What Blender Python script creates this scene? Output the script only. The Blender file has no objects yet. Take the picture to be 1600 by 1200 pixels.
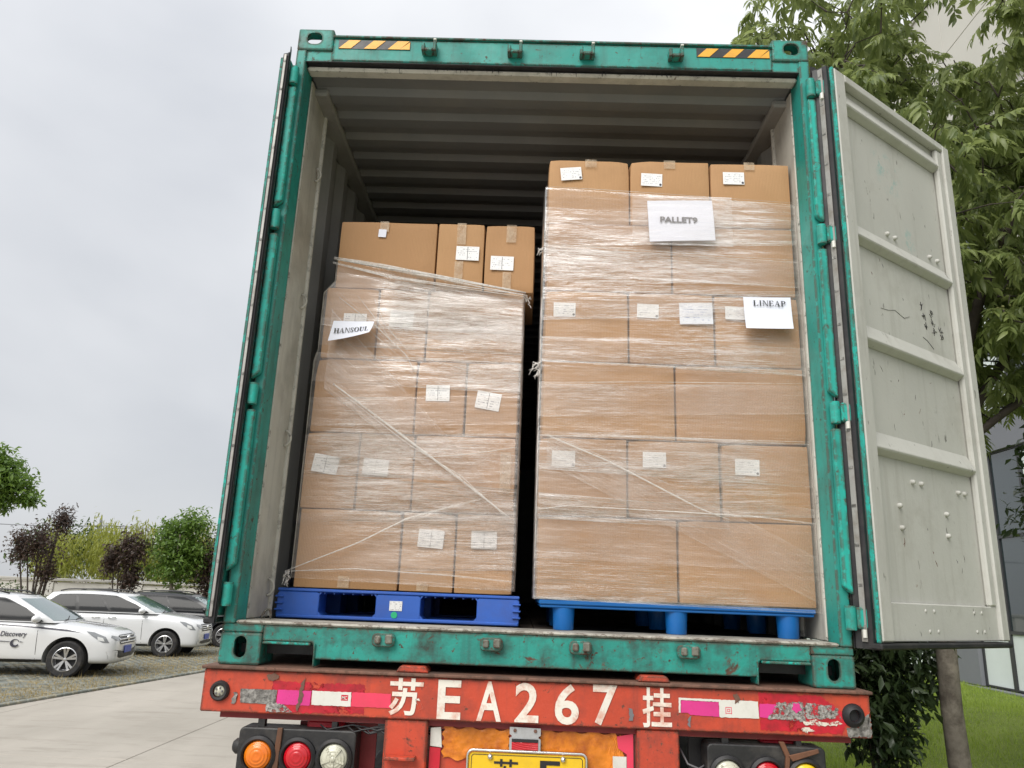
import bpy, bmesh, math, random
import numpy as np
from mathutils import Vector, Matrix
from mathutils.bvhtree import BVHTree
random.seed(7); rng = np.random.default_rng(7)
S = bpy.context.scene
C = S.collection
rad = math.radians
ZC = 1.6                       # height of the container's bottom corners above the yard

# ---------------------------------------------------------------- camera
cam = bpy.data.cameras.new('camera'); camo = bpy.data.objects.new('camera', cam); C.objects.link(camo)
cam.sensor_width = 36; cam.lens = 1202 / 1600 * 36; cam.clip_start = .05; cam.clip_end = 2000
def cam_matrix(p, y, r):
    f = Vector((math.sin(y)*math.cos(p), math.cos(y)*math.cos(p), math.sin(p)))
    rt = Vector((math.cos(y), -math.sin(y), 0)); up = rt.cross(f)
    r2 = math.cos(r)*rt + math.sin(r)*up; u2 = -math.sin(r)*rt + math.cos(r)*up
    return Matrix(((r2.x, u2.x, -f.x), (r2.y, u2.y, -f.y), (r2.z, u2.z, -f.z))).to_4x4()
CAMLOC = Vector((-.061, -3.119, .299 + ZC))
camo.matrix_world = Matrix.Translation(CAMLOC) @ cam_matrix(rad(15.28), rad(-1.21), rad(2.18))
S.camera = camo
CAMINV = camo.matrix_world.inverted()
def in_view(p, m=0.02):
    q = CAMINV @ Vector(p)
    if q.z > -.1: return None
    u = .5 + q.x/-q.z*1202/1600; v = .5 - q.y/-q.z*1202/1200
    return (u, v, -q.z) if -m < u < 1+m and -m < v < 1+m else None

# ---------------------------------------------------------------- sky, sun, exposure
SUN_EL, SUN_AZ = rad(44), rad(208)      # azimuth clockwise from +y
W = bpy.data.worlds.new('World'); S.world = W; W.use_nodes = True
wn = W.node_tree; wn.nodes.clear()
def wnode(t, **k):
    n = wn.nodes.new(t)
    for a, b in k.items(): setattr(n, a, b)
    return n
wo = wnode('ShaderNodeOutputWorld'); wb = wnode('ShaderNodeBackground')
sky = wnode('ShaderNodeTexSky', sky_type='NISHITA', sun_disc=False, sun_elevation=SUN_EL, sun_rotation=SUN_AZ)
sk = wnode('ShaderNodeMixRGB', blend_type='MULTIPLY'); sk.inputs[0].default_value = 1; sk.inputs[2].default_value = (.1, .1, .1, 1)
wn.links.new(sky.outputs[0], sk.inputs[1])
tc = wnode('ShaderNodeTexCoord'); mp = wnode('ShaderNodeMapping'); mp.inputs['Scale'].default_value = (1, 1, 2.0); mp.inputs['Location'].default_value = (3.4, .55, 1.3)
wn.links.new(tc.outputs['Generated'], mp.inputs[0])
nz = wnode('ShaderNodeTexNoise'); nz.inputs['Scale'].default_value = 1.5; nz.inputs['Detail'].default_value = 6; nz.inputs['Roughness'].default_value = .42; nz.inputs['Distortion'].default_value = .3
wn.links.new(mp.outputs[0], nz.inputs['Vector'])
cr = wnode('ShaderNodeValToRGB')
cr.color_ramp.elements[0].position = .30; cr.color_ramp.elements[0].color = (.275, .284, .302, 1)
cr.color_ramp.elements[1].position = .72; cr.color_ramp.elements[1].color = (.585, .585, .585, 1)
e = cr.color_ramp.elements.new(.5); e.color = (.365, .371, .382, 1)
wn.links.new(nz.outputs['Fac'], cr.inputs[0])
mx = wnode('ShaderNodeMixRGB'); mx.inputs[0].default_value = .96
sx_ = wnode('ShaderNodeSeparateXYZ'); wn.links.new(tc.outputs['Generated'], sx_.inputs[0])
el = wnode('ShaderNodeMapRange'); wn.links.new(sx_.outputs[2], el.inputs[0])
for i_, v_ in ((1, 0.), (2, 1.), (3, .93), (4, 1.50)): el.inputs[i_].default_value = v_
ov = wnode('ShaderNodeMixRGB', blend_type='MULTIPLY'); ov.inputs[0].default_value = 1
wn.links.new(cr.outputs[0], ov.inputs[1]); wn.links.new(el.outputs[0], ov.inputs[2])
wn.links.new(sk.outputs[0], mx.inputs[1]); wn.links.new(ov.outputs[0], mx.inputs[2])
wn.links.new(mx.outputs[0], wb.inputs[0]); wb.inputs[1].default_value = 1.0
wn.links.new(wb.outputs[0], wo.inputs[0])
sun = bpy.data.lights.new('sun', 'SUN'); sun.energy = 1.5; sun.angle = rad(40); sun.color = (1, .965, .91)
suno = bpy.data.objects.new('sun', sun); C.objects.link(suno)
sd = Vector((math.sin(SUN_AZ)*math.cos(SUN_EL), math.cos(SUN_AZ)*math.cos(SUN_EL), math.sin(SUN_EL)))
suno.rotation_euler = sd.to_track_quat('Z', 'Y').to_euler(); suno.location = sd*30
vs = S.view_settings; vs.view_transform = 'Standard'; vs.look = 'None'; vs.exposure = 1.05; vs.gamma = 1; vs.use_curve_mapping = False
S.render.engine = 'CYCLES'; S.cycles.max_bounces = 8; S.cycles.transparent_max_bounces = 24
S.cycles.use_denoising = True

# ---------------------------------------------------------------- materials
class NT:
    def __init__(s, name):
        s.m = bpy.data.materials.new(name); s.m.use_nodes = True; s.t = s.m.node_tree; s.t.nodes.clear()
        s.out = s.n('ShaderNodeOutputMaterial')
    def n(s, t, ins=None, **k):
        x = s.t.nodes.new(t)
        for a, b in k.items(): setattr(x, a, b)
        for a, b in (ins or {}).items(): s.set(x.inputs[a], b)
        return x
    def set(s, sock, v):
        if isinstance(v, bpy.types.NodeSocket): s.t.links.new(v, sock)
        else:
            if isinstance(v, tuple) and len(v) == 3 and sock.type == 'RGBA': v = v + (1,)
            sock.default_value = v
    def pos(s, sc=(1, 1, 1), rot=(0, 0, 0), src='pos', loc=(0, 0, 0)):
        if src == 'pos': o = s.n('ShaderNodeNewGeometry').outputs['Position']
        else: o = s.n('ShaderNodeTexCoord').outputs[src]
        return s.n('ShaderNodeMapping', {0: o, 'Scale': sc, 'Rotation': rot, 'Location': loc}).outputs[0]
    def noise(s, scale, detail=4, rough=.55, vec=None, dist=0):
        return s.n('ShaderNodeTexNoise', {'Vector': vec if vec is not None else s.pos(), 'Scale': scale, 'Detail': detail, 'Roughness': rough, 'Distortion': dist}).outputs['Fac']
    def ramp(s, f, a, b, lo=0., hi=1.):
        return s.n('ShaderNodeMapRange', {0: f, 1: a, 2: b, 3: lo, 4: hi}, clamp=True).outputs[0]
    def mix(s, f, a, b, mode='MIX'):
        return s.n('ShaderNodeMixRGB', {0: f, 1: a, 2: b}, blend_type=mode).outputs[0]
    def math(s, op, a, b=0.): return s.n('ShaderNodeMath', {0: a, 1: b}, operation=op).outputs[0]
    def sep(s, v): return s.n('ShaderNodeSeparateXYZ', {0: v}).outputs
    def bump(s, h, strength=.3, dist=.01): return s.n('ShaderNodeBump', {'Height': h, 'Strength': strength, 'Distance': dist}).outputs[0]
    def bsdf(s, **k):
        p = s.n('ShaderNodeBsdfPrincipled')
        for a, b in k.items(): s.set(p.inputs[a.replace('_', ' ')], b)
        return p.outputs[0]
    def done(s, sh): s.t.links.new(sh, s.out.inputs[0]); return s.m

MATS = {}
def paint(name, col, rough=.5, metal=0., var=.12, vs_=2.5, dirt=None, rust=0., edge=0., chip=None, bump=.15, bs=60, coat=0., streak=0., rustcol=(.055, .030, .020), spec=.5):
    t = NT(name); P = t.pos()
    v = t.ramp(t.noise(vs_, 5, .6, P), .3, .7)
    c = t.mix(v, tuple(x*(1-var) for x in col), tuple(min(1, x*(1+var)) for x in col))
    r = t.ramp(t.noise(vs_*2.3, 4, .6, P), .3, .7, rough*.8, min(1, rough*1.2))
    if streak:
        st = t.ramp(t.noise(1, 4, .6, t.pos((22, 22, 1.1))), .52, .74, 0, streak)
        c = t.mix(st, c, tuple(x*.35 + .02 for x in col))
    if dirt:
        dc, da, ds = dirt
        d = t.math('MULTIPLY', t.ramp(t.noise(ds, 6, .68, P), .47, .68), da)
        c = t.mix(d, c, dc); r = t.math('MAXIMUM', r, t.math('MULTIPLY', d, .85))
    if rust:
        k = t.ramp(t.noise(11, 9, .78, P, .5), .665-rust*.15, .715-rust*.13)
        k2 = t.ramp(t.noise(34, 4, .7, P), .655-.04*min(1, rust), .685-.04*min(1, rust), 0, min(1, rust*2))
        k = t.math('MAXIMUM', k, k2)
        rc = t.mix(t.ramp(t.noise(40, 3, .6, P), .35, .65), rustcol, tuple(x*2.2 for x in rustcol))
        c = t.mix(k, c, rc); r = t.mix(k, r, (.9, .9, .9))
    if edge:
        b = t.n('ShaderNodeBevel', {'Radius': .017}, samples=4).outputs[0]
        g = t.n('ShaderNodeNewGeometry').outputs['Normal']
        dt = t.n('ShaderNodeVectorMath', {0: b, 1: g}, operation='DOT_PRODUCT').outputs['Value']
        em = t.math('MULTIPLY', t.ramp(dt, .995, .95), t.ramp(t.noise(26, 5, .75, P), .60-edge*.20, .66-edge*.18))
        c = t.mix(em, c, chip or (.075, .042, .028)); r = t.mix(em, r, (.85, .85, .85))
    nb = t.bump(t.math('ADD', t.noise(bs, 4, .6, P), t.math('MULTIPLY', t.noise(5, 3, .5, P), 2.)), bump, .004)
    MATS[name] = t.done(t.bsdf(Base_Color=c, Roughness=r, Metallic=metal, Normal=nb, Coat_Weight=coat, Specular_IOR_Level=spec))
    return MATS[name]

paint('green_paint', (.016, .265, .222), .55, var=.15, dirt=((.025, .06, .05), .55, 3), rust=.45, edge=.95, streak=.6, bump=.2)
paint('green_worn', (.016, .26, .212), .55, var=.22, dirt=((.03, .045, .036), .95, 6), rust=.62, edge=1.0, streak=.8, bump=.4)
paint('green_bright', (.016, .37, .305), .55, var=.08, dirt=((.02, .085, .068), .6, 6), rust=.36, edge=.9, streak=.35, spec=.35)
paint('inner_beige', (.50, .485, .43), .6, var=.08, dirt=((.19, .175, .15), .5, 2.6), rust=.05, edge=.25, chip=(.05, .045, .04), streak=.35)
paint('inner_wall', (.26, .262, .25), .6, var=.08, dirt=((.15, .14, .125), .4, 2.6), rust=.03, streak=.2)
paint('roof_paint', (.15, .155, .157), .6, var=.08, dirt=((.2, .19, .17), .4, 3))
paint('keeper_steel', (.17, .17, .14), .6, var=.3, dirt=((.06, .045, .035), .7, 30), rust=.4, edge=.5, bump=.4)
paint('sill_steel', (.40, .38, .33), .55, metal=.2, var=.2, dirt=((.1, .075, .055), .8, 9), rust=.3, edge=.5, bump=.4)
paint('floor_wood', (.06, .045, .035), .8, var=.3, dirt=((.03, .028, .026), .6, 4), bump=.4)
def door_mat():
    t = NT('door_paint'); P = t.pos()
    c = t.mix(t.ramp(t.noise(1.6, 5, .6, P), .3, .7), (.46, .46, .425), (.54, .54, .50))
    c = t.mix(t.ramp(t.noise(3.2, 7, .7, P), .50, .72, 0, .5), c, (.30, .29, .25))
    c = t.mix(t.ramp(t.noise(1, 5, .65, t.pos((16, 16, 1.2))), .54, .74, 0, .35), c, (.27, .26, .22))
    c = t.mix(t.ramp(t.noise(30, 3, .6, t.pos((1, 1, .35), (0, .5, 0))), .68, .71, 0, .75), c, (.12, .115, .10))
    # teal paint transferred onto the sheet
    for q, rr in (((1.70, .22, 2.34), .14), ((1.64, .17, 2.40), .1), ((1.80, .3, 2.03), .09)):
        d = t.n('ShaderNodeVectorMath', {0: P, 1: (q[0], q[1], q[2]+ZC)}, operation='DISTANCE').outputs['Value']
        k = t.math('MULTIPLY', t.ramp(d, rr, rr*.3), t.ramp(t.noise(16, 5, .7, P), .5, .62, 0, .75))
        c = t.mix(k, c, (.13, .40, .39))
    nb = t.bump(t.math('ADD', t.noise(70, 4, .6, P), t.math('MULTIPLY', t.noise(4, 3, .5, P), 3.)), .18, .004)
    MATS['door_paint'] = t.done(t.bsdf(Base_Color=c, Roughness=.55, Normal=nb))
door_mat()
paint('rubber', (.012, .012, .014), .55, var=.3, dirt=((.06, .055, .05), .35, 12))
paint('black_plastic', (.018, .018, .019), .5, var=.3, dirt=((.09, .08, .07), .5, 10), bump=.3)
paint('silver_strip', (.34, .33, .31), .5, metal=.3, var=.15, dirt=((.16, .13, .1), .6, 14), rust=.12)
paint('chrome', (.75, .75, .74), .22, metal=1., var=.05)
paint('galvanized', (.50, .51, .52), .45, metal=.7, var=.12, dirt=((.3, .29, .27), .3, 20))
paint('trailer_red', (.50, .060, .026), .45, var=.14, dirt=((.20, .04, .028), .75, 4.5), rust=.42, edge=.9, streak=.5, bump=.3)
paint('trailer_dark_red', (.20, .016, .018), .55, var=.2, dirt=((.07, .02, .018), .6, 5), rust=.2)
paint('flange_rust', (.17, .085, .058), .75, var=.3, dirt=((.06, .045, .038), .8, 6), rust=.45, edge=.5, bump=.5)
paint('crimson_patch', (.50, .012, .03), .4, var=.2, dirt=((.24, .03, .03), .5, 9), rust=.18)
paint('pink_tape', (.64, .04, .24), .32, var=.08, dirt=((.45, .04, .16), .35, 12), bump=.1)
paint('rose_tape', (.72, .05, .11), .32, var=.06, dirt=((.5, .06, .08), .3, 12), bump=.1)
paint('white_tape', (.66, .65, .60), .35, var=.06, dirt=((.42, .40, .34), .5, 9), bump=.15)
paint('white_spray', (.74, .70, .62), .65, var=.08, dirt=((.56, .17, .09), .85, 15), rust=.22)
paint('torn_silver', (.24, .23, .215), .5, metal=.3, var=.8, vs_=60, dirt=((.05, .045, .04), .85, 22), bump=.9)
def foil_mat():
    t = NT('torn_foil'); P = t.pos()
    c = t.mix(t.ramp(t.noise(90, 5, .7, P), .35, .65), (.07, .06, .055), (.50, .48, .45))
    p = t.bsdf(Base_Color=c, Roughness=.5, Metallic=.2, Normal=t.bump(t.noise(80, 4, .7, P), .9, .004))
    k = t.ramp(t.noise(34, 6, .75, P), .44, .50)
    MATS['torn_foil'] = t.done(t.n('ShaderNodeMixShader', {0: k, 1: t.n('ShaderNodeBsdfTransparent').outputs[0], 2: p}).outputs[0])
    t = NT('flaked_white'); P = t.pos()
    p = t.bsdf(Base_Color=(.66, .60, .52), Roughness=.6); k = t.ramp(t.noise(45, 6, .75, P), .46, .52)
    MATS['flaked_white'] = t.done(t.n('ShaderNodeMixShader', {0: k, 1: t.n('ShaderNodeBsdfTransparent').outputs[0], 2: p}).outputs[0])
    t = NT('flaked_crimson'); P = t.pos()
    p = t.bsdf(Base_Color=t.mix(t.ramp(t.noise(20, 5, .7, P), .35, .65), (.30, .012, .02), (.55, .012, .03)), Roughness=.4); k = t.ramp(t.noise(9, 7, .75, P), .36, .44)
    MATS['flaked_crimson'] = t.done(t.n('ShaderNodeMixShader', {0: k, 1: t.n('ShaderNodeBsdfTransparent').outputs[0], 2: p}).outputs[0])
foil_mat()
paint('orange_tape', (.62, .19, .012), .4, var=.35, vs_=8, dirt=((.32, .06, .012), .8, 11), bump=.9, bs=22)
paint('plate_yellow', (.78, .50, .015), .35, var=.05, dirt=((.5, .33, .03), .3, 14), bump=.1)
paint('ink_black', (.015, .015, .017), .5, var=.1)
paint('ink_grey', (.16, .155, .165), .6, var=.1)
paint('hazard_black', (.02, .021, .024), .45, var=.2, dirt=((.08, .08, .08), .4, 14))
paint('hazard_yellow', (.80, .40, .03), .42, var=.07, dirt=((.45, .22, .04), .45, 14))
paint('strap_brown', (.14, .06, .03), .7, var=.3, dirt=((.05, .03, .02), .6, 14), rust=.3)
paint('pallet_blue', (.03, .115, .47), .40, var=.12, dirt=((.06, .085, .26), .4, 6), bump=.1)
paint('pallet_sky', (.003, .125, .42), .38, var=.1, dirt=((.03, .16, .38), .3, 6), bump=.1)
paint('sticker_green', (.02, .45, .2), .5)
paint('bark', (.20, .175, .145), .9, var=.3, vs_=8, dirt=((.075, .06, .048), .8, 9), bump=1., bs=26)
paint('bark_dark', (.06, .048, .04), .9, var=.3, vs_=8, bump=.8, bs=26)
paint('wall_white', (.62, .61, .57), .8, var=.06, vs_=.8, dirt=((.43, .41, .37), .4, 1.2), streak=.12)
paint('wall_cap', (.46, .45, .42), .8, var=.1, dirt=((.3, .29, .27), .5, 2))
paint('facade_grey', (.185, .192, .215), .7, var=.06, vs_=.6, bump=.08)
paint('facade_cream', (.56, .55, .50), .75, var=.05, vs_=.4, bump=.08)
paint('frame_dark', (.035, .036, .04), .4, var=.1)
paint('blind_white', (.70, .76, .75), .7, var=.04)
paint('car_white', (.68, .69, .70), .22, var=.015, vs_=1, bump=.02, coat=1.)
paint('car_dark', (.016, .017, .021), .3, var=.05, vs_=1, bump=.02, coat=.3)
paint('tyre', (.016, .016, .017), .8, var=.3, dirt=((.07, .06, .05), .5, 9))
paint('alloy', (.58, .58, .59), .3, metal=.85, var=.05)
paint('car_trim', (.02, .02, .021), .45, var=.1)
paint('plate_blue', (.03, .07, .40), .35, var=.05)
paint('decal_dark', (.05, .05, .07), .4)
paint('seat_fabric', (.25, .24, .22), .9)
paint('interior_dark', (.03, .03, .032), .8)
paint('pole_grey', (.18, .19, .2), .7)

def glassy(name, col, rough=.06, spec=.6, metal=0.):
    t = NT(name); MATS[name] = t.done(t.bsdf(Base_Color=col, Roughness=rough, Specular_IOR_Level=spec, Metallic=metal, Coat_Weight=.5, Coat_Roughness=.03))
t = NT('car_glass'); MATS['car_glass'] = t.done(t.bsdf(Base_Color=(.028, .029, .03), Roughness=.12, Specular_IOR_Level=.2)); glassy('windshield', (.10, .16, .165), .05, .8); glassy('facade_glass', (.03, .045, .05), .03, .9)
glassy('lamp_clear', (.62, .63, .62), .12, .8); glassy('headlight', (.20, .21, .22), .08, .9)
def lens(name, col, col2):
    t = NT(name); g = t.pos(src='Object'); r = t.n('ShaderNodeVectorMath', {0: g}, operation='LENGTH').outputs['Value']
    rings = t.math('SINE', t.math('MULTIPLY', r, 900.))
    c = t.mix(t.ramp(t.noise(14, 4, .6, g), .35, .7), col, col2)
    MATS[name] = t.done(t.bsdf(Base_Color=c, Roughness=.25, Coat_Weight=.6, Coat_Roughness=.1, Normal=t.bump(rings, .5, .0015)))
lens('lens_orange', (.85, .22, .008), (.68, .14, .004)); lens('lens_red', (.60, .005, .015), (.42, .003, .01)); lens('lens_yellow', (.85, .60, .015), (.75, .48, .01))
lens('lens_clear', (.62, .62, .50), (.44, .43, .34))

def carton_mat():
    t = NT('kraft_board'); P = t.pos(); oi = t.n('ShaderNodeObjectInfo').outputs['Random']
    c = t.mix(t.ramp(t.noise(2.2, 4, .55, P), .3, .7), (.40, .228, .108), (.49, .292, .148))
    c = t.mix(t.math('MULTIPLY', oi, .55), c, (.36, .20, .098))
    c = t.mix(t.ramp(t.noise(1, 3, .6, t.pos((260, 260, 12))), .45, .75, 0, .22), c, (.32, .19, .10))
    c = t.mix(t.ramp(t.noise(9, 7, .75, P), .63, .78, 0, .35), c, (.27, .16, .085))
    fl = t.math('SINE', t.math('MULTIPLY', t.sep(P)[0], 900.))
    h = t.math('ADD', t.math('MULTIPLY', fl, .25), t.math('ADD', t.noise(3.5, 3, .5, P), t.noise(120, 3, .6, P)))
    MATS['kraft_board'] = t.done(t.bsdf(Base_Color=c, Roughness=.72, Specular_IOR_Level=.25, Normal=t.bump(h, .22, .004)))
carton_mat()
def tape_mat():
    t = NT('clear_tape'); P = t.pos()
    h = t.noise(60, 4, .6, t.pos((1, 1, .3)))
    p = t.bsdf(Base_Color=(.60, .47, .33), Roughness=.2, Normal=t.bump(h, .6, .003))
    f = t.ramp(t.noise(24, 4, .6, P), .3, .75, .22, .75)
    MATS['clear_tape'] = t.done(t.n('ShaderNodeMixShader', {0: f, 1: t.n('ShaderNodeBsdfTransparent').outputs[0], 2: p}).outputs[0])
tape_mat()
def label_mat(name, paper, ink, rows, cols, amt):
    t = NT(name); g = t.pos(src='Generated'); x, y, z = t.sep(g)[:3]
    rows_ = t.math('FRACT', t.math('MULTIPLY', z, rows)); line = t.math('MULTIPLY', t.ramp(rows_, .28, .34), t.ramp(rows_, .72, .66))
    oi = t.n('ShaderNodeObjectInfo').outputs['Random']
    w = t.n('ShaderNodeCombineXYZ', {0: t.math('MULTIPLY', x, cols), 1: t.math('MULTIPLY', t.math('FLOOR', t.math('MULTIPLY', z, rows)), 7.31), 2: t.math('MULTIPLY', oi, 40.)}).outputs[0]
    tx = t.ramp(t.noise(1, 3, .8, w), .47, .52)
    blk = t.ramp(t.noise(.22, 1, .5, w), .46, .5)
    mg = t.math('MULTIPLY', t.math('MULTIPLY', t.ramp(x, .05, .07), t.ramp(x, .95, .93)), t.math('MULTIPLY', t.ramp(z, .06, .1), t.ramp(z, .94, .90)))
    k = t.math('MULTIPLY', t.math('MULTIPLY', line, tx), t.math('MULTIPLY', mg, t.math('MULTIPLY', blk, amt)))
    MATS[name] = t.done(t.bsdf(Base_Color=t.mix(k, paper, ink), Roughness=.55, Specular_IOR_Level=.3))
label_mat('shipping_print', (.80, .80, .80), (.22, .23, .27), 7., 26., .8)
label_mat('list_print', (.76, .78, .84), (.30, .34, .52), 8., 34., .8)
label_mat('pallet_print', (.74, .74, .72), (.08, .08, .09), 5., 18., .9)
t = NT('paper'); MATS['paper'] = t.done(t.bsdf(Base_Color=t.mix(t.noise(3, 3, .5), (.72, .74, .84), (.80, .81, .88)), Roughness=.6, Specular_IOR_Level=.25))

def film_mat():
    t = NT('stretch_film'); P = t.pos()
    a = t.n('ShaderNodeAttribute', attribute_name='slack').outputs['Fac']
    rot = t.n('ShaderNodeAttribute', attribute_name='tilt').outputs['Vector']
    s1 = t.noise(1, 6, .62, t.n('ShaderNodeMapping', {0: rot, 'Scale': (4, 4, 135)}).outputs[0], .6)
    s2 = t.noise(1, 5, .65, t.n('ShaderNodeMapping', {0: rot, 'Scale': (9, 9, 380)}).outputs[0], .4)
    cl = t.noise(3.2, 4, .6, P)
    st = t.math('MULTIPLY', t.ramp(s1, .47, .62), t.ramp(s2, .46, .58, .12, 1.))
    fac = t.math('MULTIPLY', t.math('ADD', t.math('MULTIPLY', st, .30), t.ramp(cl, .42, .75, .02, .19)), t.ramp(a, 0, 1, .25, 1.25))
    fac = t.n('ShaderNodeMath', {0: fac, 1: .03}, operation='ADD', use_clamp=True).outputs[0]
    h = t.math('ADD', t.math('ADD', t.math('MULTIPLY', s1, .9), t.math('MULTIPLY', s2, .5)), t.math('MULTIPLY', t.noise(1, 3, .5, t.n('ShaderNodeMapping', {0: rot, 'Scale': (2.6, 2.6, 9)}).outputs[0]), 9.))
    nb = t.bump(h, t.math('MULTIPLY', a, .9), .010)
    p = t.bsdf(Base_Color=(.78, .70, .64), Roughness=.34, Specular_IOR_Level=.7, Normal=nb)
    gl = t.n('ShaderNodeBsdfGlossy', {'Color': (1, 1, 1), 'Roughness': .30, 'Normal': nb}).outputs[0]
    lw = t.n('ShaderNodeFresnel', {'IOR': 1.5, 'Normal': nb}).outputs[0]
    base = t.n('ShaderNodeMixShader', {0: t.math('MULTIPLY', lw, .62), 1: t.n('ShaderNodeBsdfTransparent', {0: (.97, .965, .96)}).outputs[0], 2: gl}).outputs[0]
    MATS['stretch_film'] = t.done(t.n('ShaderNodeMixShader', {0: fac, 1: base, 2: p}).outputs[0])
    t = NT('film_rope')
    p = t.bsdf(Base_Color=(.82, .79, .75), Roughness=.25, Normal=t.bump(t.noise(1, 4, .6, t.pos((20, 20, 260))), .7, .004))
    MATS['film_rope'] = t.done(t.n('ShaderNodeMixShader', {0: t.ramp(t.noise(30, 4, .6), .3, .7, .2, .7), 1: t.n('ShaderNodeBsdfTransparent').outputs[0], 2: p}).outputs[0])
film_mat()

def leaf_mat(name, dark, light, trans=.35, rough=.42, tcol=None):
    t = NT(name); a = t.n('ShaderNodeAttribute', attribute_name='tone').outputs['Fac']
    v = t.math('ADD', t.math('MULTIPLY', a, .75), t.math('MULTIPLY', t.noise(1.3, 3, .6), .4))
    c = t.mix(t.ramp(v, .1, 1.), dark, light)
    p = t.bsdf(Base_Color=c, Roughness=rough, Specular_IOR_Level=.45)
    tr = t.n('ShaderNodeBsdfTranslucent', {0: t.mix(.5, c, tcol or tuple(min(1, x*1.8) for x in light))}).outputs[0]
    MATS[name] = t.done(t.n('ShaderNodeMixShader', {0: trans, 1: p, 2: tr}).outputs[0])
leaf_mat('soapberry_leaf', (.07, .105, .035), (.28, .33, .115), .45)
leaf_mat('evergreen_leaf', (.022, .042, .018), (.075, .11, .045), .18, .32)
leaf_mat('camphor_leaf', (.05, .105, .02), (.17, .27, .05), .38)
leaf_mat('plum_leaf', (.032, .022, .018), (.095, .062, .048), .25)
leaf_mat('bamboo_leaf', (.16, .19, .03), (.34, .36, .07), .38)
leaf_mat('hedge_leaf', (.03, .06, .018), (.09, .14, .04), .25)
leaf_mat('grass_blade', (.17, .25, .035), (.34, .44, .075), .35, .6)
leaf_mat('dry_grass', (.22, .17, .07), (.40, .31, .14), .2, .8)
leaf_mat('fruit_skin', (.22, .25, .07), (.42, .43, .17), .05, .4)

def concrete_mat():
    t = NT('yard_concrete'); P = t.pos()
    c = t.mix(t.ramp(t.noise(.5, 5, .6, t.pos((1, .35, 1), (0, 0, .3))), .3, .7), (.30, .275, .235), (.43, .395, .345))
    c = t.mix(t.ramp(t.noise(1.6, 6, .7, t.pos((.5, 2.2, 1), (0, 0, .2))), .52, .72, 0, .6), c, (.22, .195, .16))
    c = t.mix(t.ramp(t.noise(40, 4, .7, P), .5, .8, 0, .3), c, (.3, .28, .25))
    MATS['yard_concrete'] = t.done(t.bsdf(Base_Color=c, Roughness=.8, Normal=t.bump(t.noise(50, 5, .7, P), .3, .01)))
    t = NT('soil'); P = t.pos()
    c = t.mix(t.ramp(t.noise(.9, 6, .65, P), .35, .68), (.20, .155, .08), (.33, .27, .15))
    c = t.mix(t.ramp(t.noise(26, 5, .75, P), .45, .7, 0, .7), c, (.15, .145, .09))
    MATS['soil'] = t.done(t.bsdf(Base_Color=c, Roughness=.95, Normal=t.bump(t.noise(40, 5, .7, P), .8, .03)))
    t = NT('paver_block'); P = t.pos(); oi = t.n('ShaderNodeTexWhiteNoise', {0: t.n('ShaderNodeVectorMath', {0: P, 1: (.24, .24, .24)}, operation='SNAP').outputs[0]}, noise_dimensions='3D').outputs[0]
    c = t.mix(oi, (.14, .152, .137), (.23, .24, .215)); c = t.mix(t.ramp(t.noise(3, 5, .7, P), .48, .66, 0, .75), c, (.33, .265, .14))
    MATS['paver_block'] = t.done(t.bsdf(Base_Color=c, Roughness=.9, Normal=t.bump(t.noise(60, 4, .7, P), .5, .01)))
    t = NT('lawn_soil'); P = t.pos()
    c = t.mix(t.ramp(t.noise(.7, 5, .6, P), .35, .65), (.15, .21, .035), (.24, .31, .055))
    c = t.mix(t.ramp(t.noise(2.4, 5, .7, P), .6, .76, 0, .5), c, (.22, .20, .09))
    MATS['lawn_soil'] = t.done(t.bsdf(Base_Color=c, Roughness=.95, Normal=t.bump(t.noise(60, 5, .8, P), 1., .03)))
concrete_mat()

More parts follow.
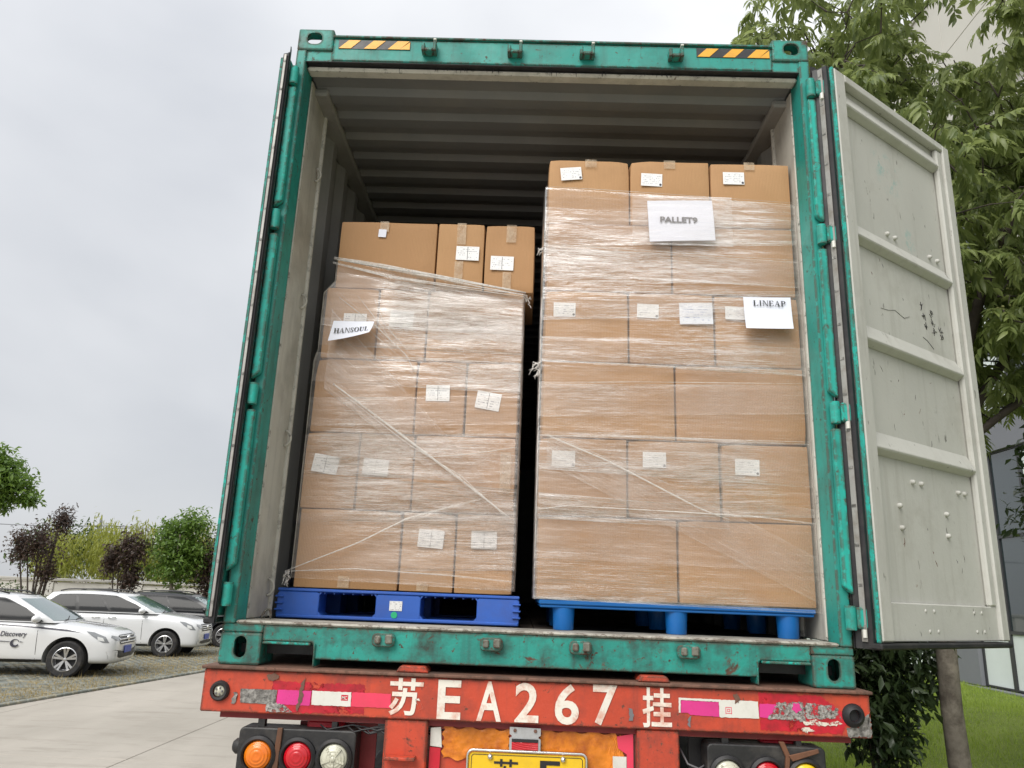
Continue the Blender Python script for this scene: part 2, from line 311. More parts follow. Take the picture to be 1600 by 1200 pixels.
# ---------------------------------------------------------------- mesh helpers
class MB:
    def __init__(s): s.v = []; s.f = []; s.sm = False
    def add(s, v, f):
        o = len(s.v); s.v += [tuple(map(float, p)) for p in v]; s.f += [tuple(i+o for i in q) for q in f]; return s
    def box(s, x0, x1, y0, y1, z0, z1):
        return s.add([(x0,y0,z0),(x1,y0,z0),(x1,y1,z0),(x0,y1,z0),(x0,y0,z1),(x1,y0,z1),(x1,y1,z1),(x0,y1,z1)],
                     [(0,3,2,1),(4,5,6,7),(0,1,5,4),(1,2,6,5),(2,3,7,6),(3,0,4,7)])
    def prism(s, poly, a, b, ax='y'):
        n = len(poly)
        def P(p, t): return {'y': (p[0], t, p[1]), 'x': (t, p[0], p[1]), 'z': (p[0], p[1], t)}[ax]
        v = [P(p, a) for p in poly] + [P(p, b) for p in poly]
        f = [tuple(range(n)), tuple(range(2*n-1, n-1, -1))] + [(i, i+n, (i+1) % n + n, (i+1) % n) for i in range(n)]
        return s.add(v, f)
    def cyl(s, p0, p1, r0, r1=None, n=16, caps=True): return s.tube([p0, p1], [r0, r0 if r1 is None else r1], n, caps)
    def tube(s, path, r, n=8, caps=True):
        P = [Vector(p) for p in path]; R = r if hasattr(r, '__len__') else [r]*len(P)
        d = (P[1]-P[0]).normalized(); a = d.orthogonal().normalized(); v = []
        for i, p in enumerate(P):
            d2 = ((P[min(i+1, len(P)-1)]-P[max(i-1, 0)])).normalized()
            a = (a - d2*a.dot(d2)).normalized(); b = d2.cross(a)
            v += [p + (a*math.cos(2*math.pi*k/n) + b*math.sin(2*math.pi*k/n))*R[i] for k in range(n)]
        f = [(i*n+k, i*n+(k+1) % n, (i+1)*n+(k+1) % n, (i+1)*n+k) for i in range(len(P)-1) for k in range(n)]
        if caps: f += [tuple(range(n-1, -1, -1)), tuple((len(P)-1)*n+k for k in range(n))]
        return s.add(v, f)
    def lathe(s, prof, o=(0, 0, 0), ax='y', n=24):
        v = []
        for r, h in prof:
            for k in range(n):
                c, q = r*math.cos(2*math.pi*k/n), r*math.sin(2*math.pi*k/n)
                p = {'y': (c, h, q), 'z': (c, q, h), 'x': (h, c, q)}[ax]; v.append((p[0]+o[0], p[1]+o[1], p[2]+o[2]))
        f = [(i*n+k, i*n+(k+1) % n, (i+1)*n+(k+1) % n, (i+1)*n+k) for i in range(len(prof)-1) for k in range(n)]
        return s.add(v, f)
    def grid(s, P):
        P = np.asarray(P, float); a, b = P.shape[:2]
        return s.add(P.reshape(-1, 3), [(i*b+j, i*b+j+1, (i+1)*b+j+1, (i+1)*b+j) for i in range(a-1) for j in range(b-1)])
    def mesh(s, name, bevel=0, seg=1, smooth=False, fix=True):
        me = bpy.data.meshes.new(name); me.from_pydata(s.v, [], s.f)
        if fix or bevel:
            bm = bmesh.new(); bm.from_mesh(me)
            if fix: bmesh.ops.recalc_face_normals(bm, faces=bm.faces)
            if bevel:
                ed = [e for e in bm.edges if len(e.link_faces) == 2 and e.calc_face_angle(0) > .5]
                bmesh.ops.bevel(bm, geom=ed, offset=bevel, segments=seg, affect='EDGES', profile=.5, clamp_overlap=True)
            bm.to_mesh(me); bm.free()
        if smooth:
            me.polygons.foreach_set('use_smooth', [True]*len(me.polygons))
            if smooth is not True: me.set_sharp_from_angle(angle=rad(smooth))
        return me
    def build(s, name, mat, parent=None, bevel=0, seg=1, smooth=False, loc=None, fix=True):
        return link(name, s.mesh(name, bevel, seg, smooth, fix), mat, parent, loc)
def link(name, me, mat, parent=None, loc=None):
    o = bpy.data.objects.new(name, me); C.objects.link(o)
    if mat is not None and not me.materials: me.materials.append(MATS[mat])
    if parent is not None: o.parent = parent
    if loc is not None: o.location = loc
    return o
def empty(name, loc=(0, 0, 0), rz=0.):
    o = bpy.data.objects.new(name, None); C.objects.link(o); o.location = loc; o.rotation_euler[2] = rz; o.empty_display_size = .2
    return o
def tag(o, label, cat, group=None):
    o['label'] = label; o['category'] = cat
    if group: o['group'] = group
    return o
def struct(o): o['kind'] = 'structure'; return o
def stuff(o, label=None, cat=None):
    o['kind'] = 'stuff'
    if label: o['label'] = label; o['category'] = cat
    return o
def np_mesh(name, V, F, mat, tone=None, parent=None, loc=None, smooth=False):
    """V (n,3), F (m,4) or (m,3) with -1 for absent"""
    me = bpy.data.meshes.new(name); V = np.asarray(V, np.float32); F = np.asarray(F)
    k = F.shape[1]; me.vertices.add(len(V)); me.vertices.foreach_set('co', V.ravel())
    me.loops.add(F.size); me.loops.foreach_set('vertex_index', F.ravel().astype(np.int32))
    me.polygons.add(len(F)); me.polygons.foreach_set('loop_start', np.arange(0, F.size, k, dtype=np.int32)); me.polygons.foreach_set('loop_total', np.full(len(F), k, np.int32))
    if tone is not None:
        at = me.attributes.new('tone', 'FLOAT', 'POINT'); at.data.foreach_set('value', np.asarray(tone, np.float32))
    me.update(calc_edges=True); me.validate()
    if smooth: me.polygons.foreach_set('use_smooth', [True]*len(me.polygons))
    return link(name, me, mat, parent, loc)
def boolean(o, cutters):
    for c in cutters:
        m = o.modifiers.new('cut', 'BOOLEAN'); m.object = c; m.operation = 'DIFFERENCE'; m.solver = 'EXACT'
    dg = bpy.context.evaluated_depsgraph_get(); me = bpy.data.meshes.new_from_object(o.evaluated_get(dg))
    o.modifiers.clear(); o.data = me
    for c in cutters: bpy.data.objects.remove(c)
    return o
def rrect(x0, x1, z0, z1, r, n=5):
    p = []
    for cx, cz, a in ((x1-r, z1-r, 0), (x0+r, z1-r, 90), (x0+r, z0+r, 180), (x1-r, z0+r, 270)):
        p += [(cx+r*math.cos(rad(a+90*i/n)), cz+r*math.sin(rad(a+90*i/n))) for i in range(n+1)]
    return p
def text_mb(txt, x0, x1, z0, z1, y, offset=0., depth=.0012):
    cu = bpy.data.curves.new('text', 'FONT'); cu.body = txt; cu.size = 1; cu.offset = offset; cu.extrude = .01; cu.resolution_u = 4
    o = bpy.data.objects.new('text', cu); C.objects.link(o)
    dg = bpy.context.evaluated_depsgraph_get(); dg.update(); me = bpy.data.meshes.new_from_object(o.evaluated_get(dg))
    bpy.data.objects.remove(o)
    V = np.array([v.co for v in me.vertices]); F = [tuple(p.vertices) for p in me.polygons]; bpy.data.meshes.remove(me)
    mn, mxx = V.min(0), V.max(0); q = (V-mn)/np.maximum(mxx-mn, 1e-9)
    m = MB(); m.add([(x0+a*(x1-x0), y-depth*c, z0+b*(z1-z0)) for a, b, c in q], F); return m

# ================================================================ SETTING
def ground():
    m = MB(); m.add([(-900, -60, 0), (900, -60, 0), (900, 900, 0), (-900, 900, 0)], [(0, 1, 2, 3)])
    struct(m.build('ground', 'yard_concrete', loc=(0, 0, -.01)))
    g = empty('road'); 
    # the concrete yard as cast slabs with open joints
    k = 0
    root = MB(); root.add([(-60, -30, -.004), (1.9, -30, -.004), (1.9, 60, -.004), (-60, 60, -.004)], [(0, 1, 2, 3)])
    bpy.data.objects.remove(g)
    y = struct(root.build('concrete_yard', 'yard_concrete'))
    for i in range(-4, 1):
        for j in range(-2, 8):
            x0, y0 = -13.6+ (i+4)*3.1 - 0., -3 + j*4.5
            b = MB(); b.box(x0+.006, x0+3.094, y0+.006, y0+4.494, -.003, .008)
            b.build('slab', 'yard_concrete', y, bevel=.003)
ground()

E0 = Vector((-7.752, 9.108, 0)); ED = Vector((.76, 5.43, 0)).normalized(); EN = Vector((-ED.y, ED.x, 0))
def parking():
    root = MB(); a = E0-ED*12; b = E0+ED*40
    root.add([tuple(a)[:2]+(.012,), tuple(b)[:2]+(.012,), tuple(b+EN*40)[:2]+(.012,), tuple(a+EN*40)[:2]+(.012,)], [(0, 1, 2, 3)])
    lot = struct(root.build('parking_lot', 'soil'))
    cand = []
    for i in range(-22, 60):
        for j in range(0, 60):
            p = E0 + ED*(i*.245 + (j % 2)*.1225) + EN*(.10 + j*.128)
            q = in_view((p.x, p.y, .03), .01)
            if q and p.y < 24: cand.append((q[2], p))
    cand.sort(key=lambda c: c[0])
    pm = MB(); pm.box(-.105, .105, -.048, .048, 0, .034); me = pm.mesh('paver', .008)
    me.materials.append(MATS['paver_block']); ang = math.atan2(ED.y, ED.x)
    for k, (d, p) in enumerate(cand[:300]):
        o = link('paver', me, None, lot); o.location = (p.x, p.y, random.uniform(.004, .010)); o.rotation_euler = (random.uniform(-.02, .02), random.uniform(-.02, .02), ang + random.uniform(-.03, .03))
    V = []; F = []
    base = np.array([(-.105,-.048,0),(.105,-.048,0),(.105,.048,0),(-.105,.048,0),(-.098,-.041,.034),(.098,-.041,.034),(.098,.041,.034),(-.098,.041,.034)])
    ca, sa = math.cos(ang), math.sin(ang); fq = np.array([(4,5,6,7),(0,1,5,4),(1,2,6,5),(2,3,7,6),(3,0,4,7)])
    for k, (d, p) in enumerate(cand[300:]):
        q = base.copy(); q[:, 0], q[:, 1] = base[:, 0]*ca-base[:, 1]*sa+p.x, base[:, 0]*sa+base[:, 1]*ca+p.y; q[:, 2] += random.uniform(.003, .011)
        V.append(q); F.append(fq+8*k)
    if V: stuff(np_mesh('far_pavers', np.concatenate(V), np.concatenate(F), 'paver_block', parent=lot))
    # dark notched edging strip
    for i in range(-40, 120):
        p = E0 + ED*i*.2
        if not in_view((p.x, p.y, 0), .05): continue
        o = MB(); o.box(-.09, .09, -.045, .045, 0, .05)
        k = o.build('edging_block', 'paver_block', lot, bevel=.012); k.location = (p.x, p.y, 0); k.rotation_euler[2] = ang
    # dry grass between the blocks
    n = 26000; P = []
    u = rng.uniform(-4, 14, n*2); w = np.abs(rng.normal(0, 3.2, n*2))
    keep = (np.sin(u*1.3+w*1.1)+np.sin(u*.55-w*1.7+1)+rng.normal(0, .8, n*2)) > .2
    keep |= (w < 1.6) & (rng.random(n*2) < .55)
    u, w = u[keep][:n], w[keep][:n]; n = len(u)
    bx = E0.x+ED.x*u+EN.x*(w+.02); by = E0.y+ED.y*u+EN.y*(w+.02)
    h = rng.uniform(.02, .085, n)*np.where(rng.random(n) < .02, 2.4, 1); a = rng.uniform(0, 6.28, n); wd = rng.uniform(.004, .012, n)
    lx, ly = rng.normal(0, .03, n), rng.normal(0, .03, n)
    V = np.stack([np.c_[bx-wd*np.cos(a), by-wd*np.sin(a), np.full(n, .012)], np.c_[bx+wd*np.cos(a), by+wd*np.sin(a), np.full(n, .012)], np.c_[bx+lx, by+ly, .012+h]], 1).reshape(-1, 3)
    stuff(np_mesh('dry_grass', V, np.arange(3*n).reshape(-1, 3), 'dry_grass', np.repeat(rng.random(n), 3)), 'straw coloured dry grass growing between the parking lot pavers', 'grass')
parking()

def lawn_z(x, y):
    t = np.clip((np.asarray(x)-3.5)/4.5, 0, 1); t = t*t*(3-2*t)
    return .10 + .38*t + .03*np.sin(np.asarray(x)*1.1+np.asarray(y)*.7)
def lawn():
    xs = np.linspace(2.05, 9.4, 40); ys = np.linspace(-12, 60, 120); X, Y = np.meshgrid(xs, ys, indexing='ij')
    m = MB(); m.grid(np.stack([X, Y, lawn_z(X, Y)], -1)); L = struct(m.build('lawn', 'lawn_soil', smooth=True))
    for i in range(40):
        b = MB(); b.box(1.9, 2.05, -10+i*1.0+.004, -9+i*1.0-.004, -.02, .13); b.build('kerb_stone', 'wall_cap', L, bevel=.012)
    n = 60000; x = rng.uniform(2.6, 9.0, n*3); y = rng.uniform(4, 19, n*3)
    ok = [bool(in_view((a, b, .3), .02)) for a, b in zip(x, y)]; x, y = x[ok][:n], y[ok][:n]; n = len(x); z = lawn_z(x, y)
    h = rng.uniform(.03, .085, n)*(1+.5*np.sin(x*2.1)*np.sin(y*1.3)); a = rng.uniform(0, 6.28, n); wd = rng.uniform(.004, .008, n)
    V = np.stack([np.c_[x-wd*np.cos(a), y-wd*np.sin(a), z-.01], np.c_[x+wd*np.cos(a), y+wd*np.sin(a), z-.01], np.c_[x+rng.normal(0, .025, n), y+rng.normal(0, .025, n), z+h]], 1).reshape(-1, 3)
    stuff(np_mesh('lawn_grass', V, np.arange(3*n).reshape(-1, 3), 'grass_blade', np.repeat(rng.random(n), 3)), 'bright green mown grass on the lawn before the grey building', 'grass')
lawn()

def boundary_wall():
    a, b = Vector((-46, 26.4)), Vector((2, 29.2)); d = (b-a); L = d.length; ang = math.atan2(d.y, d.x)
    r = empty('boundary_wall', (a.x, a.y, 0), ang)
    n = 14
    for i in range(n):
        x0 = L*i/n; m = MB(); m.box(x0+.16, L*(i+1)/n-.16, -.10, .10, 0, 1.72); m.build('wall_panel', 'wall_white', r)
        m = MB(); m.box(x0-.16, x0+.16, -.15, .15, 0, 1.74); m.build('pier', 'wall_white', r, bevel=.01)
        m = MB(); m.box(x0+.003, L*(i+1)/n-.003, -.20, .20, 1.745, 1.86); m.build('coping', 'wall_cap', r, bevel=.02)
    tag(r, 'long white plastered boundary wall with grey coping behind the parked cars', 'wall')
boundary_wall()

def building():
    X = 9.0; r = empty('office_building', (X, 0, 0))
    g = lambda y0, y1, z0, z1, mat, name, d0=0., d1=.5, bv=0: (lambda m: m.build(name, mat, r, bevel=bv))(MB().box(d0, d1, y0, y1, z0, z1))
    Y0, Y1 = -8., 40.
    g(Y0, Y1, -.2, .50, 'facade_grey', 'plinth', -.08, .6, .01)
    g(Y0, Y1, 11.9, 15.15, 'facade_cream', 'parapet', -.25, 1.)
    for k in range(30):
        y = Y0+k*1.6
        g(y+.004, y+1.596, 11.905, 13.48, 'facade_cream', 'cladding_panel', -.275, -.2502, .004); g(y+.004, y+1.596, 13.50, 15.14, 'facade_cream', 'cladding_panel', -.275, -.2502, .004)
    g(Y0, Y1, 15.152, 15.26, 'wall_cap', 'roof_coping', -.32, 1.05, .01)
    g(Y0, Y1, -.1, 15.0, 'interior_dark', 'core', .95, 12.)
    floors = [(.52, 4.92), (5.72, 8.0), (8.8, 11.2)]
    prev = None
    for (za, zb), zt in zip(floors, (5.72, 8.8, 11.9)):
        g(Y0, Y1, zb, zt, 'facade_grey' if zb < 8 else 'facade_cream', 'spandrel', -.02, .6)
    bays = []
    y = -2.0
    while y < 34: bays.append(y); y += 3.75
    for b in bays:        # pilaster then three windows
        for (za, zb) in floors:
            g(b, b+.9, za, zb, 'facade_grey' if zb < 6 else 'facade_cream', 'pilaster', -.02, .6)
    for b in bays:
        if b > 22: continue
        for fi, (za, zb) in enumerate(floors):
            for k in range(3):
                ya = b+.9+k*.95; yb = ya+.95
                zs = [za, 1.55, 3.3, zb] if fi == 0 else [za, (za+zb)/2, zb]
                w = MB()
                w.box(.06, .14, ya, ya+.05, za, zb); w.box(.06, .14, yb-.05, yb, za, zb)
                for z in zs: w.box(.062, .138, ya+.05, yb-.05, max(za, z-.03), min(zb, z+.03))
                wo = w.build('window', 'frame_dark', r)
                for q in range(len(zs)-1):
                    m = MB(); m.box(.09, .105, ya+.052, yb-.052, zs[q]+.032, zs[q+1]-.032)
                    frosted = (fi == 0 and q == 0) or (fi == 1 and (k+int(b)) % 2 == 0) or (fi == 0 and q == 2 and k != 1)
                    m.build('pane', 'blind_white' if frosted else 'facade_glass', wo)
    tag(r, 'tall grey and cream office building with dark framed windows behind the lawn', 'building')
building()

# ================================================================ CONTAINER
ct = empty('shipping_container', (0, 0, ZC))
tag(ct, 'teal green high cube shipping container standing open on the red trailer', 'container')
def container():
    # corner castings with their holes
    for sx in (-1, 1):
        for top in (0, 1):
            z0, z1 = (2.778, 2.896) if top else (0, .118)
            xa, xb = 1.219, (1.047 if top else 1.057)
            x0, x1 = min(sx*xa, sx*xb), max(sx*xa, sx*xb)
            o = MB().box(x0, x1, 0, .178, z0, z1).build('corner_casting', 'green_worn', ct, bevel=.008, seg=2)
            c = []
            cav = MB().box(x0+.014, x1-.014, .014, .164, z0+.014, z1-.014).build('cut', None); cav.location = (0, 0, ZC); c.append(cav)
            cx, cz = sx*1.138, (2.845 if top else .066)
            poly = rrect(cx-.036, cx+.036, cz-.034, cz+.030, .028, 6) if top else rrect(cx-.024, cx+.024, cz-.040, cz+.040, .0235, 6)
            h = MB().prism(poly, -.05, .06).build('cut', None); h.location = (0, 0, ZC); c.append(h)
            if top:
                h2 = MB().prism(rrect(cx-.062, cx+.032, .06, .135, .03, 6), z1-.06, z1+.05, 'z').build('cut', None); h2.location = (0, 0, ZC); c.append(h2)
                h3 = MB().prism(rrect(.055, .135, cz-.03, cz+.03, .025, 6), sx*1.15, sx*1.25, 'x').build('cut', None); h3.location = (0, 0, ZC); c.append(h3)
            bpy.context.view_layer.update(); boolean(o, c)
    # header
    MB().box(-1.047, 1.047, 0.004, .10, 2.722, 2.848).build('door_header', 'green_paint', ct, bevel=.006)
    MB().box(-1.047, 1.047, -.006, .12, 2.849, 2.860).build('header_lip', 'green_worn', ct, bevel=.002)
    MB().box(-1.17, 1.17, .004, .10, 2.7135, 2.7205).build('header_gasket_face', 'rubber', ct, bevel=.003)
    MB().box(-1.17, 1.17, .03, .095, 2.690, 2.713).build('header_inner', 'inner_beige', ct, bevel=.01)
    mr = random.Random(8)
    for k in range(34):          # rubber marks left by the door gasket
        x = mr.choice((-.55, -.4, .05, .15, .4, .7))+mr.gauss(0, .12); l = mr.uniform(.006, .03)
        MB().tube([(x, .0285, 2.712), (x+mr.uniform(-.006, .006), .0285, 2.712-l)], [mr.uniform(.0015, .004), .0008], 4).build('rubber_mark', 'rubber', ct)
    for sx in (-1, 1):
        MB().box(min(sx*1.047, sx*1.17), max(sx*1.047, sx*1.17), .01, .10, 2.721, 2.777).build('header_corner', 'green_paint', ct)
    for x in (-.578, -.171, .17, .588):
        m = MB(); m.box(x-.036, x-.020, -.045, .004, 2.757, 2.800); m.box(x+.018, x+.034, -.045, .004, 2.757, 2.812); m.box(x-.0195, x+.0175, -.044, .004, 2.757, 2.774)
        k = m.build('cam_keeper', 'green_worn', ct, bevel=.004)
        MB().box(x+.019, x+.033, -.047, -.02, 2.8125, 2.822).build('keeper_tip', 'white_tape', k, bevel=.002)
    # hazard stickers
    for xa in (-1.020, .690):
        s = MB().box(xa, xa+.345, .0015, .0038, 2.789, 2.838).build('hazard_sticker', 'hazard_black', ct)
        w = .057
        for i in range(3):
            x = xa + .008 + i*.115 - (0 if i else .005)
            p = [(x, 2.7905), (x+w, 2.7905), (min(x+w+.045, xa+.343), 2.8365), (x+.045, 2.8365)]
            MB().prism(p, -.0006, .0014).build('stripe', 'hazard_yellow', s)
        x = xa+.295; MB().prism([(x, 2.7905), (xa+.343, 2.7905), (xa+.343, 2.832)], -.0006, .0014).build('stripe', 'hazard_yellow', s)
    # sill with the two fork notches
    p = [(-1.056, .150), (-1.056, .090), (-.864, .090), (-.858, .084), (-.852, .030), (.852, .030), (.858, .084), (.864, .090), (1.056, .090), (1.056, .150)]
    MB().prism(p, .006, .07).build('door_sill', 'green_worn', ct, bevel=.004)
    for sx in (-1, 1):
        m = MB(); m.box(min(sx*.866, sx*1.052), max(sx*.866, sx*1.052), -.004, .10, .080, .0895)
        m.box(min(sx*.846, sx*.8515), max(sx*.846, sx*.8515), -.004, .1, .002, .0885)
        m.build('notch_lip', 'green_bright', ct, bevel=.003)
    MB().box(-1.165, 1.165, -.002, .26, .1505, .164).build('sill_plate', 'sill_steel', ct, bevel=.006)
    for sx in (-1, 1): MB().box(min(sx*1.0565, sx*1.219), max(sx*1.0565, sx*1.219), .004, .1, .119, .150).build('sill_end', 'green_worn', ct, bevel=.004)
    for x in (-.583, -.168, .174, .586):
        m = MB(); m.prism(rrect(x-.044, x+.044, .086, .136, .016, 3), -.022, .006)
        k = m.build('cam_keeper', 'green_worn', ct, bevel=.006)
        m = MB(); m.box(x-.032, x-.008, -.034, -.0225, .098, .128); m.box(x+.008, x+.036, -.034, -.0225, .098, .132); m.build('keeper_lug', 'keeper_steel', k, bevel=.005)
    # posts, hinge bars, hinges
    for sx in (-1, 1):
        X = lambda a, b: (min(sx*a, sx*b), max(sx*a, sx*b))
        MB().box(*X(1.170, 1.217), 0, .128, .1505, 2.778).build('corner_post', 'green_paint', ct, bevel=.004)
        hz = [2.607, 1.866, 1.066, .26]; segs = [(2.55, 1.93), (1.80, 1.13), (1.00, .345)]
        for z1, z0 in segs:
            pr = [(1.186, z0+.03), (1.222, z0), (1.222, z1), (1.186, z1)]
            MB().prism([(sx*a, z) for a, z in pr], -.034, -.0005).build('hinge_bar', 'green_bright', ct, bevel=.007, seg=2)
        for z in hz:
            k = MB().cyl((sx*1.204, -.028, z-.045), (sx*1.204, -.028, z+.045), .020, n=14).build('hinge', 'green_bright', ct, smooth=40)
            if sx > 0:
                MB().box(1.223, 1.290, -.048, -.006, z-.040, z+.040).build('lug', 'green_bright', k, bevel=.006)
                MB().cyl((1.243, -.052, z-.07), (1.243, -.052, z-.041), .008, n=8).build('pin', 'white_tape', k)
            else: MB().box(-1.262, -1.222, -.02, .012, z-.036, z+.036).build('lug', 'green_bright', k, bevel=.006)
        # inner post, bead and corrugated wall
        MB().box(*X(1.166, 1.2), .1285, .40, .164, 2.70).build('inner_post', 'inner_beige', ct, bevel=.004)
        MB().cyl((sx*1.163, .385, .17), (sx*1.163, .385, 2.69), .013, n=10).build('lashing_bead', 'inner_beige', ct, smooth=40)
        P = [(.40, 1.168)]; y = .46
        while y < 12.0:
            P += [(y, 1.200), (y+.072, 1.200), (y+.140, 1.166), (y+.210, 1.166)]; y += .278
        P.append((12.05, 1.2)); m = MB()
        m.add([(sx*b, a, z) for z in (.15, 2.72) for a, b in P], [(i, i+1, i+1+len(P), i+len(P)) for i in range(len(P)-1)])
        m.add([(sx*(b+.004), a, z) for z in (.15, 2.72) for a, b in P], [(i, i+1, i+1+len(P), i+len(P)) for i in range(len(P)-1)])
        m.build('side_wall', 'inner_wall', ct, fix=False)
        MB().box(*X(1.205, 1.219), .13, 12.05, 2.70, 2.86).build('top_rail', 'green_paint', ct); MB().box(*X(1.16, 1.219), .18, 12.05, .03, .149).build('bottom_rail', 'green_paint', ct)
        MB().box(*X(1.100, 1.1995), .181, 12.0, 2.66, 2.699).build('roof_rail_inner', 'inner_wall', ct, bevel=.01)
        for z in (.29, .95, 1.62, 2.30):
            a = [(sx*1.166+math.cos(q)*-sx*.028, .335, z+math.sin(q)*.035) for q in np.linspace(-1.5, 1.5, 8)]
            MB().tube(a, .006, 6).build('lashing_ring', 'inner_beige', ct, smooth=True)
    a = [(-1.12-.018*math.cos(q), .22+.02*math.sin(q), .166+.035*max(0, math.sin(q))) for q in np.linspace(0, 3.14, 10)]
    MB().tube(a, .005, 6).build('lashing_ring', 'keeper_steel', ct, smooth=True)
    P = [(.096, 2.705)]; y = .181
    while y < 12: P += [(y, 2.705), (y+.028, 2.678), (y+.10, 2.678), (y+.128, 2.705)]; y += .193
    P.append((12.05, 2.705)); m = MB()
    m.add([(x, a, b) for x in (-1.16, 1.16) for a, b in P], [(i, i+1, i+1+len(P), i+len(P)) for i in range(len(P)-1)])
    m.add([(x, a, b+.02) for x in (-1.21, 1.21) for a, b in P], [(i, i+1, i+1+len(P), i+len(P)) for i in range(len(P)-1)])
    m.build('roof', 'roof_paint', ct, fix=False)
    MB().box(-1.2, 1.2, 12.05, 12.1, .03, 2.75).build('end_wall', 'inner_wall', ct)
    for i in range(8):
        x0 = -1.16+i*.29; MB().box(x0+.002, x0+.288, .2605, 12.04, .12, .158).build('floor_board', 'floor_wood', ct)
    MB().box(-1.16, 1.16, .08, 12.0, .04, .075).build('under_floor', 'rubber', ct)
container()

def door(name, origin, ang, mir, ribs=True, ks=1.):
    """leaf built along +u from the hinge, inner side towards +w"""
    O = Vector(origin); U = Vector((math.cos(ang), math.sin(ang), 0)); N = Vector((math.sin(ang), -math.cos(ang), 0))*mir
    def T(m):
        m.v = [tuple(O + U*a + N*(b*ks) + Vector((0, 0, c))) for a, b, c in m.v]; return m
    d = T(MB().box(.012, 1.085, -.040, -.004, .176, 2.70)).build(name, 'door_paint', ct)
    T(MB().box(.0115, 1.084, -.046, -.0405, .18, 2.695)).build('outer_skin', 'green_paint', d)
    T(MB().box(.0, .0115, .014, .033 if ks == 1 else .048, .172, 2.705)).build('edge_strip', 'green_bright', d, bevel=.003)
    T(MB().box(.012, .096, -.0035, .036, .176, 2.702)).build('hinge_stile', 'door_paint', d, bevel=.006)
    m = MB(); m.box(.962, 1.015, -.0035, .026, .3245, 2.66); T(m).build('lock_stile', 'door_paint', d, bevel=.008)
    m = MB(); m.box(1.0155, 1.085, -.0035, .036, .176, 2.702); T(m).build('lock_stile', 'door_paint', d, bevel=.006)
    T(MB().box(.0965, 1.015, -.0035, .036, 2.662, 2.702)).build('top_rail', 'door_paint', d, bevel=.004)
    T(MB().box(.0965, 1.015, -.0035, .020, .176, .324)).build('bottom_plate', 'door_paint', d, bevel=.004)
    if ribs:
        for z0, z1 in ((2.545, 2.622), (1.885, 1.95), (1.403, 1.473), (.932, 1.0)):
            p = [(-.0035, z1+.014), (.032, z0+.008), (.032, z0), (-.0035, z0-.022)]
            m = MB(); n = 4
            v = [(u, w, z) for u in (.0965, .9615) for w, z in p]
            m.add(v, [(0, 1, 5, 4), (1, 2, 6, 5), (2, 3, 7, 6), (0, 3, 2, 1), (4, 5, 6, 7), (3, 0, 4, 7)])
            T(m).build('rib', 'door_paint', d, bevel=.004)
        pr = [(.415, 2.0), (.483, 2.0), (.810, 2.0), (.887, 2.0), (.419, .829), (.490, .829), (.824, .825), (.887, .826), (.293, .717), (.296, .625), (.691, .715), (.685, .619)]
        for u, z in pr: T(MB().lathe([(.0, .016), (.008, .014), (.012, .006), (.013, -.004)], (0, 0, 0), 'y', 10)).v
        for u, z in pr:
            m = MB(); m.lathe([(.0001, .012), (.008, .010), (.0105, .004), (.011, -.004)], (u, 0, z), 'y', 10); T(m).build('bolt', 'door_paint', d, smooth=True)
        for u, z in ((.38, .295), (.45, .295), (.80, .295), (.87, .295), (.40, .215), (.47, .215), (.81, .215), (.88, .215)):
            m = MB(); m.lathe([(.0001, .0235), (.006, .0228), (.008, .021), (.008, .019)], (u, 0, z), 'y', 10); T(m).build('bolt', 'door_paint', d, smooth=True)
        # hand written strokes in ink
        random.seed(31)
        for k, (u, z) in enumerate(((.685, 1.70), (.69, 1.655), (.695, 1.61), (.765, 1.685), (.775, 1.64), (.78, 1.60), (.845, 1.62), (.85, 1.585))):
            m = MB()
            for s in range(4):
                a = (u+random.uniform(-.012, .012), z+random.uniform(-.012, .012)); dx, dz = random.choice(((.013, .002), (.002, -.015), (.008, -.009), (-.007, -.009)))
                m.tube([(a[0]-dx, -.003, a[1]-dz), (a[0], -.002, a[1]+random.uniform(-.003, .003)), (a[0]+dx, -.003, a[1]+dz)], .0013, 4)
            T(m).build('ink_writing', 'ink_black', d)
        for k in range(26):
            u, z = random.uniform(.14, .92), random.choice((random.uniform(.36, .9), random.uniform(1.05, 1.38), random.uniform(1.5, 1.85), random.uniform(.36, .8))); l = random.uniform(.008, .04); a = random.gauss(1.3, .5)
            m = MB(); m.tube([(u, -.0035, z), (u+l*.5*math.cos(a)+.002, -.0033, z+l*.5*math.sin(a)), (u+l*math.cos(a), -.0035, z+l*math.sin(a))], [.0004, random.uniform(.0006, .0016), .0004], 4); T(m).build('scrape', random.choice(('ink_grey', 'torn_silver', 'strap_brown')), d)
        m = MB(); m.tube([(.66, -.003, 1.545), (.70, -.003, 1.535), (.755, -.003, 1.505)], .0016, 4); T(m).build('ink_stroke', 'ink_grey', d)
        m = MB(); m.tube([(.30, -.003, 1.60), (.36, -.003, 1.605), (.42, -.003, 1.62), (.50, -.003, 1.60), (.55, -.003, 1.62)], .0011, 4); T(m).build('scuff_stroke', 'torn_silver', d)
    # gasket with its riveted retaining strip, round the hinge edge, bottom and top
    pts = [(-.060, -.052), (-.012, -.062), (-.004, -.045), (-.004, .006), (-.014, .012), (-.020, -.004)]
    m = MB(); v = [(u, w, z) for z in (.150, 2.712) for u, w in [(-.030, -.050), (-.001, -.046), (-.001, .0135), (-.016, .0125), (-.022, -.030)]]
    m.add(v, [(0, 1, 2, 3, 4), (9, 8, 7, 6, 5)] + [(i, (i+1) % 5, (i+1) % 5+5, i+5) for i in range(5)]); T(m).build('gasket', 'rubber', d)
    m = MB(); v = [(u, w, z) for z in (.15, 2.74) for u, w in [(-.034, -.058), (-.028, -.062), (.0, -.048), (-.006, -.0465)]]
